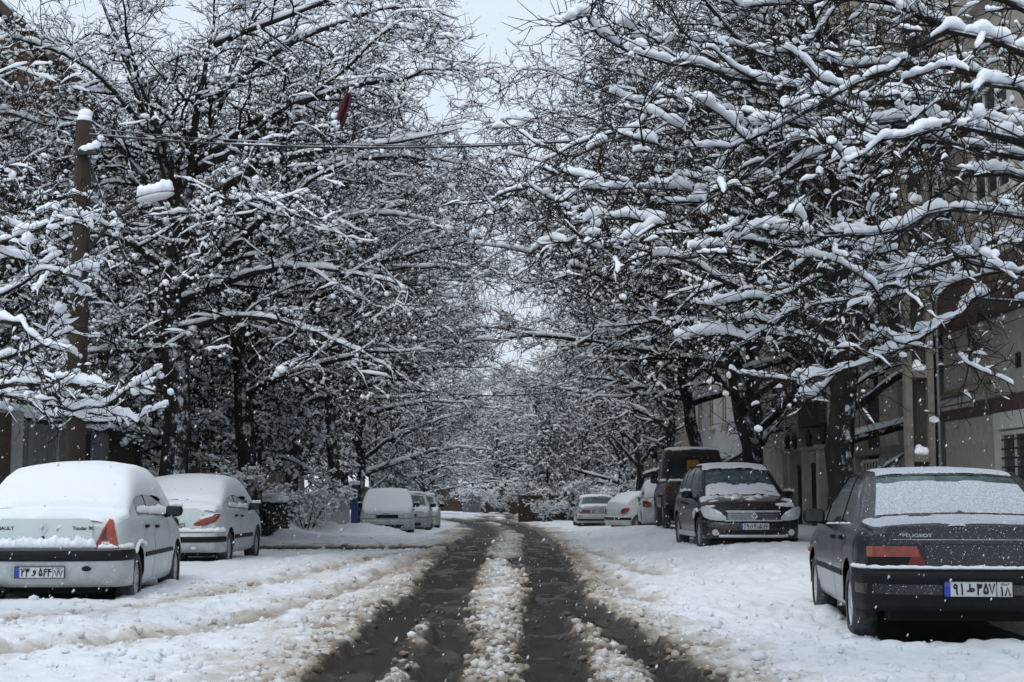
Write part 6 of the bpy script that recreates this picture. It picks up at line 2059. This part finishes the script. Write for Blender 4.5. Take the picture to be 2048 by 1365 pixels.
# wooden pole at the left
PX, PY = -5.68, 20.2
pole = empty('utility_pole', (PX, PY, 0))
m = MB(); m.tube([(0, 0, -.3), (0.0, 0, 3), (.0, 0, 6.1)], [.135, .125, .105], 14); m.build('shaft', M['rust_brown'], pole, True)
m = MB(); m.box(-.04, .22, -.17, -.10, 5.62, 5.69, .01); m.build('bracket', M['iron_black'], pole)
clump('snow', [(0, 0, 6.13), (.02, -.01, 6.20)], [.10, .07], 5, pole, flat=.95)
clump('snow', [(.20, -.13, 5.76), (.26, -.12, 5.85), (.13, -.13, 5.72)], [.055, .045, .05], 15, pole, flat=1.0)
clump('snow', [(.06, -.13, 5.70), (.12, -.13, 5.71)], [.05, .05], 16, pole, flat=.9)
for i_, (x_, z_, r_) in enumerate(((.02, 2.75, .05),)):
    clump('snow', [(x_, -.125, z_)], [r_], 20 + i_, pole, flat=1.2)
tag(pole, 'dark brown wooden pole with snow-capped top beside the white cars', 'pole')

# street lamp on a bracket from the pole
lamp = empty('street_lamp', (PX, PY, 0))
a0, a1 = np.array((.1, -.05, 4.35)), np.array((.86, -.35, 4.98))
m = MB(); m.tube([a0, (a0 + a1) / 2 + (0, 0, .10), a1], .028, 8); m.build('bracket', M['iron_black'], lamp, True)
B, F = ICO1
m = MB(); m.add([(a1[0] + .20 + p[0] * .26, a1[1] - .05 + p[1] * .10, a1[2] + .03 + p[0] * .05 + p[2] * (.045 if p[2] > 0 else .06)) for p in B], F.tolist())
m.build('lamp_head', M['panel_white'], lamp, True)
me = ridge_mesh([(a1[0] - .04, a1[1] - .05, a1[2] + .04), (a1[0] + .2, a1[1] - .05, a1[2] + .08), (a1[0] + .44, a1[1] - .05, a1[2] + .12)], .085, 3, .7)
link('snow', me, M['snow'], lamp)
tag(lamp, 'street lamp head capped with snow on a bracket from the wooden pole', 'street lamp')

# concrete pole at the right with pockets that hold snow
CX, CY = 5.83, 22.2
cp = empty('utility_pole', (CX, CY, 0))
for sg in (-1, 1):
    m = MB(); m.box(sg * .155 - .045, sg * .155 + .045, -.11, .11, -.3, 8.4, .01); m.build('flange', M['concrete'], cp)
m = MB(); m.box(-.11, .11, .02, .08, -.3, 8.4); m.build('web', M['dark_render_and_shade'], cp)  # web coloured darker than the flanges: shade of the pockets painted in
for k, z in enumerate((.85, 1.75, 2.95, 4.1, 5.4, 6.7)):
    m = MB(); m.box(-.109, .109, -.125, .019, z - .12, z - .02, .01); m.build('rung', M['concrete'], cp)
    S = Geo(); S.blobs(np.array([(-.055, -.04, z + .015), (.0, -.04, z + .03), (.055, -.04, z + .015), (-.02, -.02, z + .075)]), np.array([.062, .07, .062, .06]), np.random.default_rng(k), flat=1.0, jit=.08, fine=True)
    link('snow', S.mesh('snow'), M['snow'], cp)
m = MB(); m.tube([(.27, -.05, -.3), (.27, -.05, 8.0)], .022, 8); m.build('conduit', M['grey_paint'], cp, True)
tag(cp, 'concrete pole with snow lying in its pockets, at the right pavement', 'pole')

# overhead cable across the street, with a loop hanging at the left pole
def cable(name, a, b, sag, r, label, n=40, par=None):
    a, b = np.array(a, float), np.array(b, float)
    t = np.linspace(0, 1, n)[:, None]
    P = a + (b - a) * t - np.array([0, 0, 1.0]) * sag * 4 * t * (1 - t)
    root = empty(name, tuple(a))
    G = Geo(); G.tubes((P - a)[None], np.full((1, n), r), 6)
    link('strand', G.mesh('strand'), M['iron_black'], root)
    S = Geo(); gg = np.random.default_rng(4)
    S.snow((P - a)[None], np.full((1, n), r), r * (.5 + .5 * gg.random((1, n))), r * (.2 + .8 * gg.random((1, n)) ** 3), 5, gg)
    link('snow', S.mesh('snow'), M['snow_branch'], root)
    tag(root, label, 'cable', 'overhead cables')
cable('overhead_cable', (PX + .1, PY - .1, 5.90), (CX - .1, CY - 1.8, 6.5), .40, .014, 'thick sagging cable strung across the street from the wooden pole')
cable('overhead_cable', (PX + .1, PY - .1, 5.98), (CX - .1, CY - 1.8, 6.55), .44, .008, 'thinner cable running close above the thick sagging one')
cable('overhead_cable', (PX + .1, PY - .1, 5.6), (-5.0, 19.9, 4.2), .05, .014, 'short cable dropping from the pole top to the lamp bracket')
cable('overhead_cable', (-6.0, 60.0, 5.6), (6.0, 62.0, 6.2), .9, .03, 'far snowy cable crossing the street high up')

# dark red cloth hanging in the left tree
cl = empty('hanging_cloth', tuple(at(690, 225, 21.5)))
g = np.random.default_rng(8)
V, F = [], []
nr, ncol = 14, 7
for i in range(nr):
    t = i / (nr - 1)
    w = .14 * math.sin(math.pi * min(1, .15 + .75 * t)) + .01
    for j in range(ncol):
        s_ = j / (ncol - 1) - .5
        V.append((.05 - .13 * t + w * s_ * 1.0, .07 * math.sin(9 * s_ + 2 * t) + .02 * g.normal() * .2, (.28 - .56 * t) * .95 + .05 * abs(s_)))
for i in range(nr - 1):
    for j in range(ncol - 1): F.append((i * ncol + j, i * ncol + j + 1, (i + 1) * ncol + j + 1, (i + 1) * ncol + j))
mat('cloth_red', (0.075, 0.006, 0.016), 0.85, var=.35, scale=9)
o = pydata('cloth', V, F, M['cloth_red'], cl, True)
o.modifiers.new('thick', 'SOLIDIFY').thickness = .012
clump('snow', [(-.13, -.02, -.16), (-.15, 0, -.05), (-.09, -.03, -.22)], [.055, .045, .045], 9, cl)
tag(cl, 'dark red cloth caught on a branch high in the left tree', 'cloth')

# conifers, shrubs
def conifer(seed, h, r, name='conifer', n=34, z0=1.0):
    g = np.random.default_rng(seed)
    limbs = []
    for i in range(n):
        f = i / n
        z = z0 + (h - z0 - .2) * f
        a = i * 2.399 + g.normal() * .2
        L = r * (1 - f) ** .8 * (.75 + .4 * g.random()) + .15
        d_ = np.array([math.cos(a), math.sin(a), 0])
        b = np.array([0, 0, z])
        limbs.append(([b, b + d_ * L * .4 + (0, 0, .06), b + d_ * L * .8 - (0, 0, .14 * L), b + d_ * L - (0, 0, .26 * L)], .028 * (1.2 - f)))
    return build_tree(name, seed, [(0, 0, -.3), (0, 0, h * .5), (0, 0, h)], h * .022 + .03, limbs, 1, twig_mat='needle', sub=(6, 5, 4), tw=.024,
                      lens=((.35, .8), (.2, .42), (.12, .24)), droop=.22, gap=.30, blob=1.6, snow_s=1.25)
con = conifer(71, 6.0, 1.7, z0=2.0)
con.location = (-6.25, 38.0, -.05); tag(con, 'dark green conifer with drooping snowy boughs beside the second left trunk', 'tree', 'conifers')
for x, y, s_, rz, lb in ((-9.3, 31.5, 1.35, 1.0, 'tall dark conifer added behind the grey gate panels to darken the gaps'), (-9.6, 38.0, 1.6, 2.2, 'tallest dark conifer, added behind the garden wall to darken the gaps'),  # conifers behind the left row are added to blacken the gaps between crowns
                         (-9.0, 47.0, 1.5, 3.0, 'dark conifer added behind the whitish panel fence to darken the gaps'), (-8.6, 60.0, 1.5, 4.0, 'far dark conifer added behind the left row of cars to darken the gaps'),
                         (-4.9, 66.0, .6, 5.0, 'low snow-laden conifer past the last left car'), (-5.6, 71.0, .62, .5, 'low snow-laden conifer near the bend on the left'),
                         (6.8, 74.0, 1.2, 1.4, 'dark conifer beyond the silver saloon'), (3.6, 93.0, 1.25, 2.9, 'dark conifer behind the slanting brown wall'),
                         (-.4, 118.0, 1.5, 3.7, 'hazy dark conifer behind the end wall'), (-8.4, 78.0, 1.4, 2.0, 'dark conifer left of the bend'), (1.9, 80.5, .95, .7, 'snow-laden conifer rising behind the near corner of the slanting wall'), (-5.2, 103.0, 1.0, 1.7, 'far conifer left of the small grey gate')):
    o = copy_tree(con); o.location = (x, y, float(ground_z(y))); o.scale = (s_,) * 3; o.rotation_euler = (0, 0, rz); tag(o, lb, 'tree', 'conifers')

def shrub(seed, h, r, n=9):
    g = np.random.default_rng(seed)
    limbs = []
    for i in range(n):
        a = i * 2.399 + g.normal() * .3
        d_ = np.array([math.cos(a), math.sin(a), 0]); b = d_ * .08
        limbs.append(([b, b + d_ * r * .35 + (0, 0, h * .55), b + d_ * r * .75 + (0, 0, h * .9), b + d_ * r + (0, 0, h * (.75 + .2 * g.random()))], .022))
    return build_tree('shrub', seed, [(0, 0, -.2), (0, 0, .3), (.05, 0, .6)], .05, limbs, 1, sub=(8, 7, 4), lens=((.4, .9), (.2, .45), (.1, .22)), gap=.05, droop=.16, snow_s=1.15, tw=.007)
sh1 = shrub(81, 1.7, 1.4)
sh1.scale = (.8, .8, .85); sh1.location = (-5.7, 43.2, -.06); tag(sh1, 'bare arching shrub heavy with snow in front of the whitish panel fence', 'shrub', 'snowy shrubs')
for x, y, s_, rz, lb in ((-6.9, 44.0, .75, 1.2, 'smaller snowy shrub between the hedge and the panel fence'), (-4.6, 73.5, .8, 2.2, 'snowy shrub at the left corner of the bend'),
                         (4.7, 80.0, 1.2, 3.3, 'snowy shrub in front of the slanting brown wall'), (-7.3, 34.6, 1.0, 4.1, 'snowy shrub at the foot of the thick trunk'),
                         (2.2, 86.0, 1.3, .4, 'snowy shrub behind the slanting brown wall'), (1.5, 78.6, 1.1, 1.4, 'snowy shrub hanging over the near corner of the slanting wall'), (-2.6, 108.5, 1.1, 2.4, 'snowy shrub beside the small grey gate'), (1.6, 75.6, .62, 4.4, 'small snowy shrub against the near corner of the slanting wall'), (3.1, 78.6, .66, 5.1, 'small snowy shrub at the middle of the slanting wall'), (-.8, 110.8, .8, 3.1, 'snowy shrub against the dark end wall')):
    o = copy_tree(sh1); o.location = (x, y, float(ground_z(y))); o.scale = (s_,) * 3; o.rotation_euler = (0, 0, rz); tag(o, lb, 'shrub', 'snowy shrubs')

# clipped hedge beside the second white car
hd = empty('hedge', (-6.5, 39.8, -.05))
g = np.random.default_rng(12)
n = 9000
u = g.random((n, 3)) * 2 - 1
# points through the shell of a rounded block
ax = g.integers(0, 3, n); sgn = np.where(g.random(n) < .5, -1, 1)
u[np.arange(n), ax] = sgn * (1 - .18 * g.random(n) ** 2)
c3 = np.sign(u) * np.abs(u)
rr = np.linalg.norm(np.maximum(np.abs(u) - .72, 0), axis=1)
keep = rr < .30
c3 = c3[keep] * np.array([.62, 1.5, .52]) + np.array([0, 0, .58]) + 0.02 * g.normal(size=(keep.sum(), 3))
c3[:, 2] += .05 * np.sin(c3[:, 1] * 3)
k = len(c3)
t1 = norm(g.normal(size=(k, 3))) * .035; t2 = norm(np.cross(t1, g.normal(size=(k, 3)))) * .02
V = np.stack([c3 - t1, c3 - t2, c3 + t1, c3 + t2], 1).reshape(-1, 3)
mat('hedge_leaf', (0.008, 0.012, 0.009), .6, var=.5, scale=8)
lo = link('leaves', np_mesh('leaves', V, [np.arange(4 * k).reshape(-1, 4)], False), M['hedge_leaf'], hd); lo['kind'] = 'stuff'
m = MB(); m.box(-.54, .54, -1.36, 1.36, .0, .98, .12); m.build('core', M['hedge_leaf'], hd)
top = c3[c3[:, 2] > .98]
sel = top[g.integers(0, len(top), 420)]
S = Geo(); S.blobs(sel + np.array([0, 0, .03]), .05 + .06 * g.random(len(sel)), g, flat=.5); 
fr = c3[(c3[:, 0] > .4) | (c3[:, 1] < -1.2)]; sel = fr[g.integers(0, len(fr), 160)]
S.blobs(sel, .012 + .025 * g.random(len(sel)), g)
so = link('snow', S.mesh('snow'), M['snow_branch'], hd); so['kind'] = 'stuff'
tag(hd, 'clipped dark hedge dusted with snow just past the second white car', 'hedge')

# falling snow in the air
g = np.random.default_rng(99)
n = 17000
fy = 4.5 + 36 * g.random(n) ** 0.75
fx = (g.random(n) * 2 - 1) * (1.2 + fy * .36)
fz = g.random(n) * (1.6 + fy * .30)
r_ = .0030 + .0036 * g.random(n) ** 2
B = np.array([(1, 0, 0), (-.5, .87, 0), (-.5, -.87, 0), (0, 0, 1), (0, 0, -1.0)])
OF = np.array([(0, 1, 3), (1, 2, 3), (2, 0, 3), (1, 0, 4), (2, 1, 4), (0, 2, 4)])
st = 1 + 1.4 * g.random(n)
C = np.stack([fx, fy, fz], -1)
V = C[:, None] + B[None] * r_[:, None, None] * np.stack([np.ones(n), np.ones(n), st], -1)[:, None]
V[:, 3:, 0] += (B[3:, 2] * .4)[None] * (r_ * st)[:, None]
me = np_mesh('falling_snow', V.reshape(-1, 3), [(OF[None] + (np.arange(n) * 5)[:, None, None]).reshape(-1, 3)])
m_, nt_, b_ = new_mat('snowflake')
b_.inputs['Base Color'].default_value = (.9, .93, .96, 1); b_.inputs['Roughness'].default_value = .9
b_.inputs['Subsurface Weight'].default_value = 0.0
tag(link('falling_snow', me, m_), 'fine snowflakes drifting through the air', 'snowfall', kind='stuff')

# haze of falling snow farther off
hz = MB(); hz.box(-70, 70, -8, 215, -1.8, 24.0)
o = hz.build('haze', None)
hm = bpy.data.materials.new('haze'); hm.use_nodes = True
hn = hm.node_tree.nodes; hn.clear()
ho = hn.new('ShaderNodeOutputMaterial'); hv = hn.new('ShaderNodeVolumePrincipled')
hv.inputs['Color'].default_value = (.86, .90, .95, 1); hv.inputs['Density'].default_value = 0.0002
hm.node_tree.links.new(hv.outputs[0], ho.inputs['Volume'])
o.data.materials.append(hm)
o['kind'] = 'stuff'; o['label'] = 'pale haze of falling snow filling the street'; o['category'] = 'haze'
